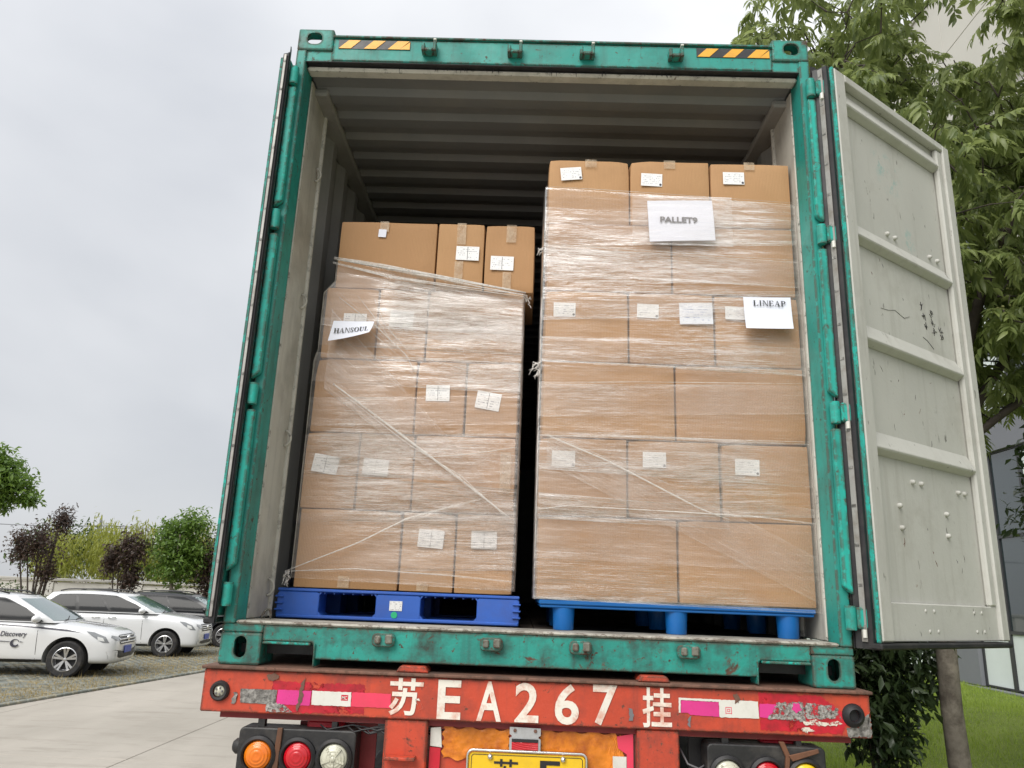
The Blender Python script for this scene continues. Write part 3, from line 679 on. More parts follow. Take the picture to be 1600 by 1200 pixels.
    m.add(v, [(0, 1, 2, 3), (7, 6, 5, 4)] + [(i, (i+1) % 4, (i+1) % 4+4, i+4) for i in range(4)]); T(m).build('gasket_lip', 'rubber', d)
    st = T(MB().box(-.0290, -.0225, -.026, -.004, .175, 2.70)).build('retainer_strip', 'silver_strip', d, bevel=.001)
    for k in range(17):
        m = MB(); z = .23+k*.152; m.box(-.031, -.0291, -.024, -.006, z-.006, z+.006); T(m).build('rivet', 'torn_silver', st, bevel=.001)
    T(MB().box(-.02, 1.085, -.030, .046, .148, .1715)).build('bottom_gasket', 'rubber', d, bevel=.006)
    return d
door('container_door', (1.275, -.04, 0), rad(36.7), 1)
d2 = door('container_door', (-1.252, -.035, 0), rad(90.5), -1, ribs=False, ks=.5)

# ================================================================ TRAILER
tr = empty('container_trailer', (0, 0, ZC))
tag(tr, 'red container trailer with white stencilled characters under the green container', 'trailer')
def trailer():
    YF = -.03
    beam = MB().box(-1.25, 1.25, YF, .10, -.165, -.0135).build('rear_beam', 'trailer_red', tr, bevel=.004)
    MB().box(-1.258, 1.258, -.046, .75, -.013, -.0015).build('deck_flange', 'flange_rust', tr, bevel=.003)
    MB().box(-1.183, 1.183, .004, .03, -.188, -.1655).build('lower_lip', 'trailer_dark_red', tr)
    for xa, xb in ((-.525, -.40), (.388, .513)):
        m = MB(); m.prism([(xa, -.001), (xb, -.001), (xb-.015, .022), (xa+.015, .022)], -.03, .10); m.build('rest_pad', 'trailer_red', tr, bevel=.004)
    # marker lamp and empty socket
    l = MB().lathe([(.022, -.018), (.030, -.020), (.036, -.012), (.037, .001)], (-1.181, YF, -.091), 'y', 24).build('marker_lamp', 'rubber', tr, smooth=40)
    m = MB(); m.lathe([(.0001, -.016), (.012, -.015), (.0225, -.008), (.0225, .0)], (0, 0, 0), 'y', 20); k = m.build('lens', 'lens_clear', l, smooth=True, loc=(-1.181, YF, -.091))
    for a in range(5):
        q = a*1.257; MB().lathe([(.0001, -.0195), (.0035, -.0185), (.004, -.012)], (-1.181+.012*math.cos(q), YF, -.091+.012*math.sin(q)), 'y', 8).build('lens_rib', 'ink_grey', l)
    s = MB().lathe([(.020, .03), (.020, -.018), (.024, -.024), (.036, -.016), (.043, .001)], (1.185, YF, -.088), 'y', 24).build('lamp_socket', 'rubber', tr, smooth=40)
    MB().lathe([(.0001, -.001), (.0195, -.001)], (1.185, YF, -.088), 'y', 20).build('hole', 'ink_black', s)
    # paint patches, reflective strips
    y1 = YF-.0012; y2 = YF-.0026; y3 = YF-.0042
    jr = random.Random(3)
    def jag(poly, amp):
        out = []
        for i in range(len(poly)):
            a, b = poly[i], poly[(i+1) % len(poly)]; L = math.hypot(b[0]-a[0], b[1]-a[1]); k = max(1, int(L/.007))
            for j in range(k): out.append((a[0]+(b[0]-a[0])*j/k+jr.gauss(0, amp), a[1]+(b[1]-a[1])*j/k+jr.gauss(0, amp)))
        return out
    def q(name, mat, poly, y, par=beam, th=.0012):
        if name in ('torn_tape', 'scratch', 'rust_patch', 'paint_patch'): poly = jag(poly, .0022)
        elif name == 'reflective_strip': poly = jag(poly, .0005)
        return MB().prism(poly, y, y+th).build(name, mat, par)
    q('paint_patch', 'flaked_crimson', [(-.988, -.048), (-.635, -.050), (-.632, -.152), (-.93, -.156), (-.985, -.138)], y1)
    q('paint_patch', 'flaked_crimson', [(.838, -.022), (1.07, -.024), (1.12, -.06), (1.165, -.10), (1.14, -.155), (.842, -.150)], y1)
    q('paint_patch', 'torn_silver', [(1.155, -.132), (1.20, -.128), (1.247, -.07), (1.2475, -.160), (1.160, -.160)], y1)
    q('torn_tape', 'torn_foil', [(-1.0, -.125), (-.93, -.130), (-.90, -.158), (-1.0, -.156)], y3)
    q('reflective_strip', 'torn_silver', [(-1.105, -.081), (-.965, -.080), (-.967, -.132), (-1.10, -.130)], y2)
    q('reflective_strip', 'pink_tape', [(-.962, -.079), (-.836, -.079), (-.838, -.131), (-.964, -.130)], y2)
    w = q('reflective_strip', 'white_tape', [(-.833, -.078), (-.685, -.078), (-.684, -.128), (-.832, -.128)], y2)
    q('red_mark', 'crimson_patch', [(-.722, -.088), (-.696, -.088), (-.696, -.108), (-.722, -.108)], y2-.0006, w, .0005)
    text_mb('MC', -.719, -.699, -.105, -.092, y2-.0007, .01, .0004).build('print', 'white_tape', w)
    q('reflective_strip', 'rose_tape', [(-.682, -.078), (-.536, -.078), (-.535, -.128), (-.682, -.128)], y2)
    q('reflective_strip', 'white_tape', [(.540, -.050), (.834, -.052), (.836, -.112), (.690, -.112), (.690, -.059), (.548, -.058), (.546, -.102), (.540, -.102)], y2)
    q('reflective_strip', 'pink_tape', [(.549, -.0595), (.6885, -.0605), (.690, -.111), (.583, -.108), (.574, -.101), (.549, -.102)], y2)
    text_mb('回', .713, .736, -.100, -.076, y2-.0003, 0, .0004).build('print', 'rose_tape', beam)
    q('reflective_strip', 'pink_tape', [(.840, -.060), (.915, -.060), (.868, -.108), (.838, -.106)], y2)
    q('torn_tape', 'torn_foil', [(.905, -.052), (1.0, -.048), (1.008, -.112), (.868, -.112)], y3); q('torn_tape', 'pink_tape', [(.965, -.052), (.985, -.056), (.992, -.078), (.975, -.086), (.958, -.075)], y3-.0014)
    q('torn_tape', 'torn_foil', [(1.0, -.05), (1.13, -.06), (1.14, -.10), (1.01, -.105)], y2)
    q('torn_tape', 'flaked_white', [(.995, -.112), (1.05, -.108), (1.08, -.115), (1.13, -.108), (1.14, -.122), (1.06, -.128), (1.0, -.126)], y3)
    q('torn_tape', 'flaked_white', [(.99, -.135), (1.03, -.137), (1.04, -.15), (.995, -.152)], y3)
    q('scratch', 'flange_rust', [(-.872, -.040), (-.862, -.030), (-.866, -.09), (-.878, -.150), (-.887, -.150), (-.882, -.09)], y3)
    q('scratch', 'flange_rust', [(.742, -.030), (.758, -.026), (.768, -.04), (.765, -.062), (.748, -.060)], y3)
    q('scratch', 'ink_grey', [(.357, -.095), (.368, -.094), (.369, -.135), (.358, -.136)], y3); q('scratch', 'ink_grey', [(.575, -.112), (.585, -.112), (.578, -.150), (.571, -.148)], y3)
    q('rust_patch', 'flange_rust', [(-1.01, -.03), (-.985, -.024), (-.96, -.034), (-.972, -.046), (-1.0, -.044)], y3)
    q('rust_patch', 'torn_silver', [(-1.13, -.095), (-1.115, -.094), (-1.118, -.13), (-1.132, -.135)], y3)
    # stencilled registration
    y4 = YF - .002
    lets = [('苏', -.541, -.413, -.152, -.020, .02), ('E', -.360, -.272, -.158, -.021, .022), ('A', -.212, -.120, -.159, -.020, .018), ('2', -.070, .019, -.158, -.020, .02),
            ('6', .079, .169, -.160, -.018, .02), ('7', .221, .312, -.157, -.016, .02), ('挂', .405, .514, -.157, -.018, .016)]
    for c, a, b, z0, z1, off in lets: text_mb(c, a, b, z0, z1, y4, off, .0012).build('lettering', 'white_spray', beam)
    # vertical posts
    for sx, xa, xb in ((-1, -.552, -.392), (1, .386, .542)):
        p = MB().box(xa, xb, -.022, .08, -1.05, -.1665).build('post', 'trailer_red', tr, bevel=.005)
        if sx < 0: MB().box(xa+.01, xb-.035, -.07, -.0225, -.300, -.288).build('step_tab', 'trailer_red', p, bevel=.003)
    # number plate panel
    pan = MB().box(-.385, .380, .022, .032, -.62, -.186).build('plate_panel', 'trailer_red', tr)
    # crumpled orange tape
    for x0, x1, z0, z1 in ((-.335, -.085, -.30, -.192), (.03, .31, -.33, -.190), (.29, .345, -.45, -.20)):
        n = 26; mm = 14; A = []
        for i in range(n):
            A.append([(x0+(x1-x0)*i/(n-1)+.006*math.sin(j*1.7), .018-.006*abs(math.sin(i*.9+j*.6)*math.sin(j*1.3+i*.35))-.001, z0+(z1-z0)*j/(mm-1)+.006*math.sin(i*.8)*(j in (0, mm-1))) for j in range(mm)])
        MB().grid(A).build('orange_tape', 'orange_tape', pan, smooth=True)
    for nm, mat, poly in (('tape_piece', 'white_tape', [(-.383, -.196), (-.345, -.192), (-.338, -.262), (-.382, -.258)]), ('tape_piece', 'crimson_patch', [(-.383, -.262), (-.342, -.264), (-.345, -.5), (-.383, -.5)]),
                          ('tape_piece', 'rose_tape', [(.315, -.20), (.376, -.188), (.378, -.45), (.355, -.45), (.352, -.26), (.32, -.24)]), ('tape_piece', 'white_tape', [(.30, -.268), (.351, -.268), (.351, -.46), (.303, -.46)])):
        MB().prism(poly, .010, .012).build(nm, mat, pan)
    b = MB().prism([(-.086, -.178), (.030, -.180), (.030, -.205), (.022, -.209), (.022, -.214), (.030, -.218), (.030, -.262), (-.086, -.262), (-.086, -.216), (-.078, -.212), (-.078, -.207), (-.086, -.203)], -.012, -.008).build('reflector_bracket', 'galvanized', tr)
    MB().box(-.077, .021, -.016, -.0125, -.256, -.229).build('reflector', 'lens_red', b, bevel=.001); MB().box(-.077, .021, -.017, -.0125, -.2285, -.218).build('black_band', 'ink_black', b)
    for x in (-.066, .010): MB().lathe([(.0001, -.019), (.006, -.018), (.007, -.0125)], (x, 0, -.190), 'y', 6).build('bolt', 'flange_rust', b)
    pl = MB().prism(rrect(-.232, .195, -.486, -.270, .014, 4), -.006, -.003).build('number_plate', 'plate_yellow', tr)
    rim = rrect(-.239, .202, -.493, -.262, .02, 5); MB().tube([(x, -.008, z) for x, z in rim+rim[:2]], .0055, 6, False).build('plate_frame', 'chrome', pl, smooth=True)
    ri = rrect(-.224, .187, -.478, -.277, .010, 4); MB().tube([(x, -.0065, z) for x, z in ri+ri[:2]], .0014, 4, False).build('plate_border', 'ink_black', pl)
    text_mb('苏', -.140, -.050, -.372, -.290, -.0075, .01, .001).build('lettering', 'ink_black', pl); text_mb('E', .030, .105, -.372, -.290, -.0075, .02, .001).build('lettering', 'ink_black', pl)
    MB().lathe([(.0001, -.008), (.006, -.008)], (-.010, 0, -.330), 'y', 12).build('dot', 'ink_black', pl)
    for x in (-.155, .115): MB().lathe([(.0001, -.019), (.008, -.017), (.011, -.009), (.011, -.006)], (x, 0, -.283), 'y', 12).build('bolt', 'chrome', pl, smooth=True)
    # lamp clusters
    for sx, x0, x1, zt, L in ((-1, -1.094, -.655, -.214, ((-1.014, 'lens_orange'), (-.866, 'lens_red'), (-.731, 'lens_clear'))), (1, .643, 1.078, -.204, ((.716, 'lens_clear'), (.861, 'lens_red'), (1.000, 'lens_yellow')))):
        cl = MB().prism(rrect(x0, x1, -.44, zt, .02, 4), -.02, .08).build('lamp_cluster', 'black_plastic', tr, bevel=.006, seg=2)
        for x, mt in L:
            MB().lathe([(.053, -.034), (.058, -.040), (.068, -.032), (.069, -.019)], (x, 0, -.309), 'y', 32).build('lamp_ring', 'rubber', cl, smooth=40)
            MB().lathe([(.0001, -.026), (.012, -.026), (.03, -.024), (.045, -.017), (.0535, -.006), (.0535, .004)], (0, 0, 0), 'y', 32).build('lens', mt, cl, smooth=True, loc=(x, -.017, -.309))
            if mt == 'lens_clear':
                for a in range(5):
                    q_ = a*1.2566+.3; MB().box(.012, .044, -.0285, -.020, -.004, .004).build('lens_rib', 'lens_clear', cl, loc=(x, -.017, -.309)).rotation_euler[1] = q_
                MB().lathe([(.0001, -.030), (.010, -.029), (.013, -.022)], (x, -.017, -.309), 'y', 16).build('lens_boss', 'lens_clear', cl, smooth=True)
        MB().box(x0+.06, x0+.085, .0, .03, zt, -.188).build('hanger', 'black_plastic', cl); MB().box(x1-.10, x1-.08, .0, .03, zt, -.188).build('hanger', 'black_plastic', cl)
        if sx < 0:
            m = MB(); m.prism([(-.949, zt+.002), (-.930, zt+.002), (-.938, -.44), (-.962, -.44)], -.030, -.0205); m.build('strap', 'strap_brown', cl, bevel=.002)
            MB().lathe([(.0001, -1.125), (.018, -1.122), (.028, -1.11), (.028, -1.092)], (0, .02, -.288), 'x', 16).build('side_marker', 'black_plastic', cl, smooth=40)
        else:
            m = MB(); m.prism([(.905, -.188), (.925, -.188), (.945, -.235), (.935, -.30), (.920, -.30), (.928, -.240)], -.034, -.0205); m.build('strap', 'strap_brown', cl, bevel=.002)
            m = MB(); m.prism([(.935, -.232), (1.045, -.205), (1.048, -.220), (.95, -.252)], -.040, -.0345); m.build('strap', 'strap_brown', cl, bevel=.002)
    # frame rails, mudguards, axles and wheels
    for x in (-.47, .47):
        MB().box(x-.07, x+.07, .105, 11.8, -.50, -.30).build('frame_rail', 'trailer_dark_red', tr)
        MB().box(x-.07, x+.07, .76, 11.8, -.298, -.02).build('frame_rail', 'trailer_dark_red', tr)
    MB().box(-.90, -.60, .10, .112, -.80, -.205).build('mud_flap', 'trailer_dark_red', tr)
    MB().box(-.86, -.72, .04, .10, -.235, -.189).build('flap_bracket', 'crimson_patch', tr, bevel=.01)
    MB().box(.60, .90, .10, .112, -.80, -.205).build('mud_flap', 'ink_black', tr); MB().box(.86, 1.0, .04, .10, -.225, -.189).build('flap_bracket', 'crimson_patch', tr, bevel=.01)
    random.seed(5)
    for k in range(7):
        x = -.80+random.uniform(0, .22); m = MB(); m.tube([(x, .0, -.20), (x+random.uniform(.02, .06), -.012, -.21-random.random()*.015), (x+.12, .0, -.196), (x+.30, .03, -.205-random.random()*.02)], .0035, 5); m.build('cable', 'ink_black', tr, smooth=True)
    m = MB(); m.tube([(.56, .06, -.24), (.58, .02, -.285), (.62, .02, -.30), (.66, .05, -.285)], .004, 5); m.build('cable', 'ink_grey', tr, smooth=True)
    for y in (1.7, 3.0):
        MB().cyl((-1.0, y, -1.09), (1.0, y, -1.09), .06, n=12).build('axle', 'flange_rust', tr, smooth=40)
        for x in (-1.07, -.74, .74, 1.07):
            w = MB().lathe([(.30, -.12), (.45, -.135), (.50, -.10), (.51, 0), (.50, .10), (.45, .135), (.30, .12)], (x, y, -1.09), 'x', 28).build('wheel', 'tyre', tr, smooth=40)
            MB().lathe([(.0001, .02), (.15, .02), (.22, -.05), (.30, -.06), (.31, .10)] if x > 0 else [(.0001, -.02), (.15, -.02), (.22, .05), (.30, .06), (.31, -.10)], (x, y, -1.09), 'x', 24).build('rim', 'flange_rust', w, smooth=40)
trailer()

# ================================================================ PALLETS AND CARGO
def pallets():
    p = empty('plastic_pallet', (-.60, .40, ZC+.165))
    tag(p, 'royal blue plastic pallet with a white sticker under the left carton stack', 'pallet')
    X0, X1 = -.539, .534; cols = [(X0, -.352), (-.100, .098), (.347, X1)]
    MB().box(X0, X1, 0, 1.0, .112, .126).build('deck', 'pallet_blue', p, bevel=.004)
    for yb in (0, .43, .86):
        for xa, xb in cols:
            m = MB(); m.prism(rrect(xa, xb, .001, .1115, .012, 3), yb+.004, yb+.14); m.build('block', 'pallet_blue', p, bevel=.004)
        m = MB(); m.box(X0+.002, X1-.002, yb+.001, yb+.15, -.001, .014); m.build('skid', 'pallet_blue', p, bevel=.004)
    for (a, b) in ((cols[0][1], cols[1][0]), (cols[1][1], cols[2][0])):
        m = MB()
        for i in range(6): x = a+(b-a)*(i+.5)/6; m.box(x-.003, x+.003, .012, .9, .105, .1115)
        m.build('deck_rib', 'pallet_blue', p)
        m = MB(); m.prism([(a-.001, .012), (a+.014, .0142), (a-.001, .03)], .006, .13); m.prism([(b+.001, .012), (b-.014, .0142), (b+.001, .03)], .006, .13)
        m.prism([(a-.001, .111), (a+.010, .111), (a-.001, .098)], .006, .13); m.prism([(b+.001, .111), (b-.010, .111), (b+.001, .098)], .006, .13); m.build('gusset', 'pallet_blue', p)['kind'] = 'stuff'
    for z in (.030, .058, .086):
        m = MB(); m.box(X0-.006, X0+.03, -.006, .2, z, z+.007); m.build('side_ridge', 'pallet_blue', p, bevel=.002)
        m = MB(); m.box(X1-.03, X1+.006, -.006, .2, z, z+.007); m.build('side_ridge', 'pallet_blue', p, bevel=.002)
    MB().box(-.038, .018, .001, .0035, .045, .086).build('sticker', 'pallet_print', p); MB().lathe([(.0001, .001), (.014, .001), (.014, .0038)], (-.015, 0, .027), 'y', 16).build('green_sticker', 'sticker_green', p)
    p = empty('plastic_pallet', (.585, .17, ZC+.165))
    tag(p, 'bright blue plastic pallet with round cup feet under the right carton stack', 'pallet')
    MB().box(-.57, .563, .004, 1.0, .100, .118).build('deck', 'pallet_sky', p, bevel=.004)
    MB().box(-.565, .558, .012, .99, .088, .0995).build('deck_rim', 'pallet_sky', p, bevel=.003)
    for y in (.06, .5, .94):
        for x in (-.466, .002, .463):
            m = MB(); m.lathe([(.0001, 0), (.040, 0), (.042, .003), (.046, .088)], (x, y, 0), 'z', 20); m.build('foot', 'pallet_sky', p, smooth=40)
pallets()

def carton_mesh(w, d, h, seed):
    r = random.Random(seed); bm = bmesh.new(); bmesh.ops.create_cube(bm, size=1); bmesh.ops.subdivide_edges(bm, edges=bm.edges, cuts=7, use_grid_fill=True)
    bf, bs_ = r.uniform(.003, .009), r.uniform(.001, .005); ph = r.uniform(0, 6)
    for v in bm.verts:
        x, y, z = v.co*2
        k = lambda a, b: max(0, 1-a*a)*max(0, 1-b*b)
        dx = x if abs(x) > .99 else 0; dy = y if abs(y) > .99 else 0
        ox = dx*bs_*k(y, z); oy = dy*bf*k(x, z)*(1+.35*math.sin(3*x+ph)); sg = -.002*abs(math.sin(2*x+ph))*(z > .99)
        v.co = Vector((x*w/2+ox, y*d/2+oy, z*h/2+sg))
    bm.verts.ensure_lookup_table()
    for q in range(r.randint(1, 3)):
        cx, cz = r.choice((-1, 1))*w/2, r.choice((-1, 1, 1))*h/2; c = Vector((cx, -d/2, cz)); R_ = r.uniform(.05, .08); a = r.uniform(.001, .004)
        for v in bm.verts:
            k_ = max(0, 1-(v.co-c).length/R_)
            if k_: v.co += Vector((-math.copysign(a, cx)*k_, a*1.2*k_, -math.copysign(a, cz)*k_))
    dx_, dz_ = r.uniform(-.3, .3)*w, r.uniform(-.3, .3)*h
    for v in bm.verts:
        if v.co.y < -d/2+.002: v.co.y += .004*math.exp(-((v.co.x-dx_)**2+(v.co.z-dz_)**2)/.004)
    ed = [e for e in bm.edges if len(e.link_faces) == 2 and e.calc_face_angle(0) > 1.0]
    bmesh.ops.bevel(bm, geom=ed, offset=.0055, segments=2, affect='EDGES', profile=.5, clamp_overlap=True)
    me = bpy.data.meshes.new('board'); bm.to_mesh(me); bm.free(); me.polygons.foreach_set('use_smooth', [True]*len(me.polygons)); me.set_sharp_from_angle(angle=rad(35))
    me.materials.append(MATS['kraft_board']); return me
LABELS = {}
def carton(xa, xb, yf, depth, za, zb, label, group, labels=(), tapes=(), seam=True):
    w = xb-xa-.008; h = zb-za-.003; yj = yf+random.uniform(0, .008)
    c = empty('carton', ((xa+xb)/2, yj+depth/2, ZC+za)); tag(c, label, 'carton', group)
    c.rotation_euler[2] = random.uniform(-.006, .006)
    me = carton_mesh(w, depth, h, random.random()); b = link('board', me, None, c, (0, 0, h/2+.001))
    yo = -depth/2-.0105
    for k, L in enumerate(labels):
        x, z, lw, lh, rot = L[:5]; mat = L[5] if len(L) > 5 else 'shipping_print'
        m = MB(); m.box(-lw/2, lw/2, 0, .0008, -lh/2, lh/2)
        o = m.build('shipping_label' if mat != 'list_print' else 'packing_list', mat, c, loc=(x-(xa+xb)/2, yo-.001-k*.001, z-za)); o.rotation_euler[1] = rad(rot)
        if mat == 'shipping_print':
            if L[0] > 0: MB().lathe([(.0001, -.0007), (.006, -.0007)], (lw*.42, 0, -lh*.36), 'y', 10).build('round_mark', 'decal_dark', o)
            else: MB().box(-.0012, .0012, -.0007, -.0001, -lh*.45, lh*.45).build('print_rule', 'ink_grey', o)
    for x, z0, z1, tw in tapes:
        m = MB(); A = [[(x-(xa+xb)/2+tw*(i/3-.5), yo-.0005, z0-za+(z1-z0)*j/5) for j in range(6)] for i in range(4)]
        m.grid(A).build('tape', 'clear_tape', c)
    return c
def cargo():
    random.seed(11)
    Z = [.288, .628, .966, 1.312, 1.652, 1.992, 2.335]
    rows = [[0, .589, 1.156], [-.004, .380, .778, 1.158], [.004, .590, 1.160], [.006, .387, .774, 1.158], [.008, .588, 1.153], [.004, .395, .777, 1.157]]
    nm = ['bottom', 'second', 'third', 'fourth', 'fifth', 'top']
    lab = {(5, 0): [(.113, 2.252, .1, .066, -6)], (5, 1): [(.498, 2.226, .1, .066, 2)], (5, 2): [(.887, 2.244, .1, .064, 0)],
           (3, 0): [(.095, 1.553, .099, .065, 0)], (3, 1): [(.473, 1.559, .097, .066, 2), (.690, 1.553, .150, .102, -1.5, 'list_print')], (3, 2): [(.872, 1.562, .101, .062, 0)],
           (1, 0): [(.103, .870, .1, .068, 1)], (1, 1): [(.496, .879, .1, .067, 0)], (1, 2): [(.888, .859, .104, .069, 1)]}
    tp = {(5, 0): [(.207, 2.29, 2.331, .055)], (5, 1): [(.584, 2.288, 2.331, .055)], (5, 2): [(.963, 2.29, 2.331, .05)]}
    for r, xs in enumerate(rows):
        n = len(xs)-1
        for k in range(n):
            place = {2: ('left', 'right'), 3: ('left', 'middle', 'right')}[n][k]
            kind = 'wide' if n == 2 else 'narrow'
            carton(xs[k], xs[k+1], .17+(.006 if (r, k) == (5, 0) else 0), .385 if n == 2 else .575, Z[r], Z[r+1]-(.004 if k == 2 else 0),
                   f'{kind} brown carton at the {place} of the {nm[r]} layer on the right pallet', 'cartons on the right pallet', lab.get((r, k), ()), tp.get((r, k), ()))
    Z = [.294, .645, 1.001, 1.362, 1.726, 2.090]
    rows = [[-1.078, -.609, -.363, -.100], [-1.088, -.834, -.576, -.104], [-1.078, -.587, -.351, -.102], [-1.066, -.801, -.558, -.090], [-1.030, -.536, -.297, -.044]]
    nm = ['bottom', 'second', 'third', 'fourth', 'top']
    lab = {(4, 0): [(-.813, 2.021, .039, .042, 2, 'paper')], (4, 1): [(-.380, 1.923, .114, .074, 1)], (4, 2): [(-.206, 1.877, .114, .074, 1)],
           (3, 0): [(-.909, 1.548, .112, .079, 0)], (3, 1): [(-.682, 1.568, .115, .082, 3)], (2, 1): [(-.482, 1.202, .112, .078, -1)], (2, 2): [(-.244, 1.172, .115, .084, 9)],
           (1, 0): [(-.982, .848, .119, .083, 8)], (1, 1): [(-.750, .841, .118, .077, 3)], (0, 1): [(-.474, .526, .115, .079, 4)], (0, 2): [(-.235, .529, .115, .079, 0)]}
    tp = {(4, 0): [(-.805, 2.03, 2.086, .045), (-.60, 1.74, 1.80, .05)], (4, 1): [(-.415, 1.97, 2.086, .045), (-.42, 1.76, 1.88, .042)], (4, 2): [(-.165, 1.99, 2.086, .05), (-.18, 1.74, 1.83, .042)],
          (0, 0): [(-.85, .30, .35, .05)], (0, 1): [(-.50, .30, .335, .05)], (1, 2): [(-.15, .74, .93, .05)]}
    for r, xs in enumerate(rows):
        for k in range(3):
            w = xs[k+1]-xs[k]; wide = w > .4; place = ('left', 'middle', 'right')[k]
            carton(xs[k], xs[k+1], .40, .30 if wide else .47, Z[r], Z[r+1], f'{"wide" if wide else "narrow"} brown carton at the {place} of the {nm[r]} layer on the left pallet', 'cartons on the left pallet', lab.get((r, k), ()), tp.get((r, k), ()))
cargo()

# ---------------------------------------------------------------- stretch film
def film_band(root, x0, x1, yf, ydepth, top, bot, seed, slack, gap=.014, nx=150, nz=46, sides=True, env=None):
    """one turn of film. top(x), bot(x): its edges on the front face; slack(x, z) 0..1"""
    r = np.random.default_rng(seed)
    rc = .012
    path = []
    L = x1-x0; s0 = ydepth if sides else 0
    S_ = np.concatenate([np.linspace(-s0, 0, 10)[:-1], np.linspace(0, L, nx), np.linspace(L, L+s0, 10)[1:]]) if sides else np.linspace(0, L, nx)
    V = np.zeros((len(S_), nz, 3)); sl = np.zeros((len(S_), nz)); tl = np.zeros((len(S_), nz, 3))
    ph = r.uniform(0, 6.28, 12); fq = r.uniform(30, 230, 12); kx = r.uniform(-7, 7, 12); am = r.uniform(.3, 1, 12)*.0011*np.sqrt(60/fq)
    for i, s in enumerate(S_):
        x = min(max(s, 0), L)+x0; t = np.linspace(0, 1, nz); z = bot(x)+(top(x)-bot(x))*t
        side = -1 if s < 0 else (1 if s > L else 0); dy = (-s if s < 0 else (s-L if s > L else 0))
        k = slack(x, z)
        wv = sum(a*np.sin(f*z+q+c*x+.6*np.sin(3*x+q)) for a, f, q, c in zip(am, fq, ph, kx))*k
        e = np.minimum(t, 1-t); edge = np.exp(-(e/.03)**2)
        ext = env(z) if env else 0
        V[i, :, 0] = x + side*(gap*.3 + wv*.5) + ext*max(0, 1-(x-x0)/.4)
        V[i, :, 1] = yf - gap - wv*1.2 if side == 0 else yf - gap*.6 + dy
        V[i, :, 2] = z
        sl[i] = np.clip(k + .35*edge, 0, 1.3)
        sp = (top(x1)-top(x0))/L; tl[i, :, 0] = x; tl[i, :, 1] = dy; tl[i, :, 2] = z - sp*(x-x0)*t - (bot(x1)-bot(x0))/L*(x-x0)*(1-t)
    m = MB(); m.grid(V); me = m.mesh('film', smooth=True, fix=False)
    at = me.attributes.new('slack', 'FLOAT', 'POINT'); at.data.foreach_set('value', sl.ravel().astype(np.float32))
    at = me.attributes.new('tilt', 'FLOAT_VECTOR', 'POINT'); at.data.foreach_set('vector', (tl + r.uniform(0, 9)).reshape(-1).astype(np.float32))
    V[..., 2] += ZC
    me.vertices.foreach_set('co', (V-np.array(root.location)).reshape(-1).astype(np.float32)); me.update()
    return link('film_band', me, 'stretch_film', root)
def rope(root, pts, r0, y, strands=3, seed=0, name='film_rope'):
    rr = random.Random(seed); m = MB(); P = [Vector((a, y, b+ZC))-root.location for a, b in pts]
    n = 24
    def at(t):
        q = t*(len(P)-1); i = min(int(q), len(P)-2); return P[i].lerp(P[i+1], q-i)
    for s in range(strands):
        ph = rr.uniform(0, 6); tw_ = rr.uniform(1, 4); pth = []
        for k in range(n):
            t = k/(n-1); p = at(t); a = ph+t*tw_; w = r0*(.9+.3*math.sin(t*7+ph))
            pth.append(p+Vector((0, -abs(math.cos(a))*w*.5-.001, math.sin(a)*w)))
        m.tube(pth, [r0*.42*(1-.55*abs(2*k/(n-1)-1)**3) for k in range(n)], 6)
    return m.build(name, 'film_rope', root, smooth=True)
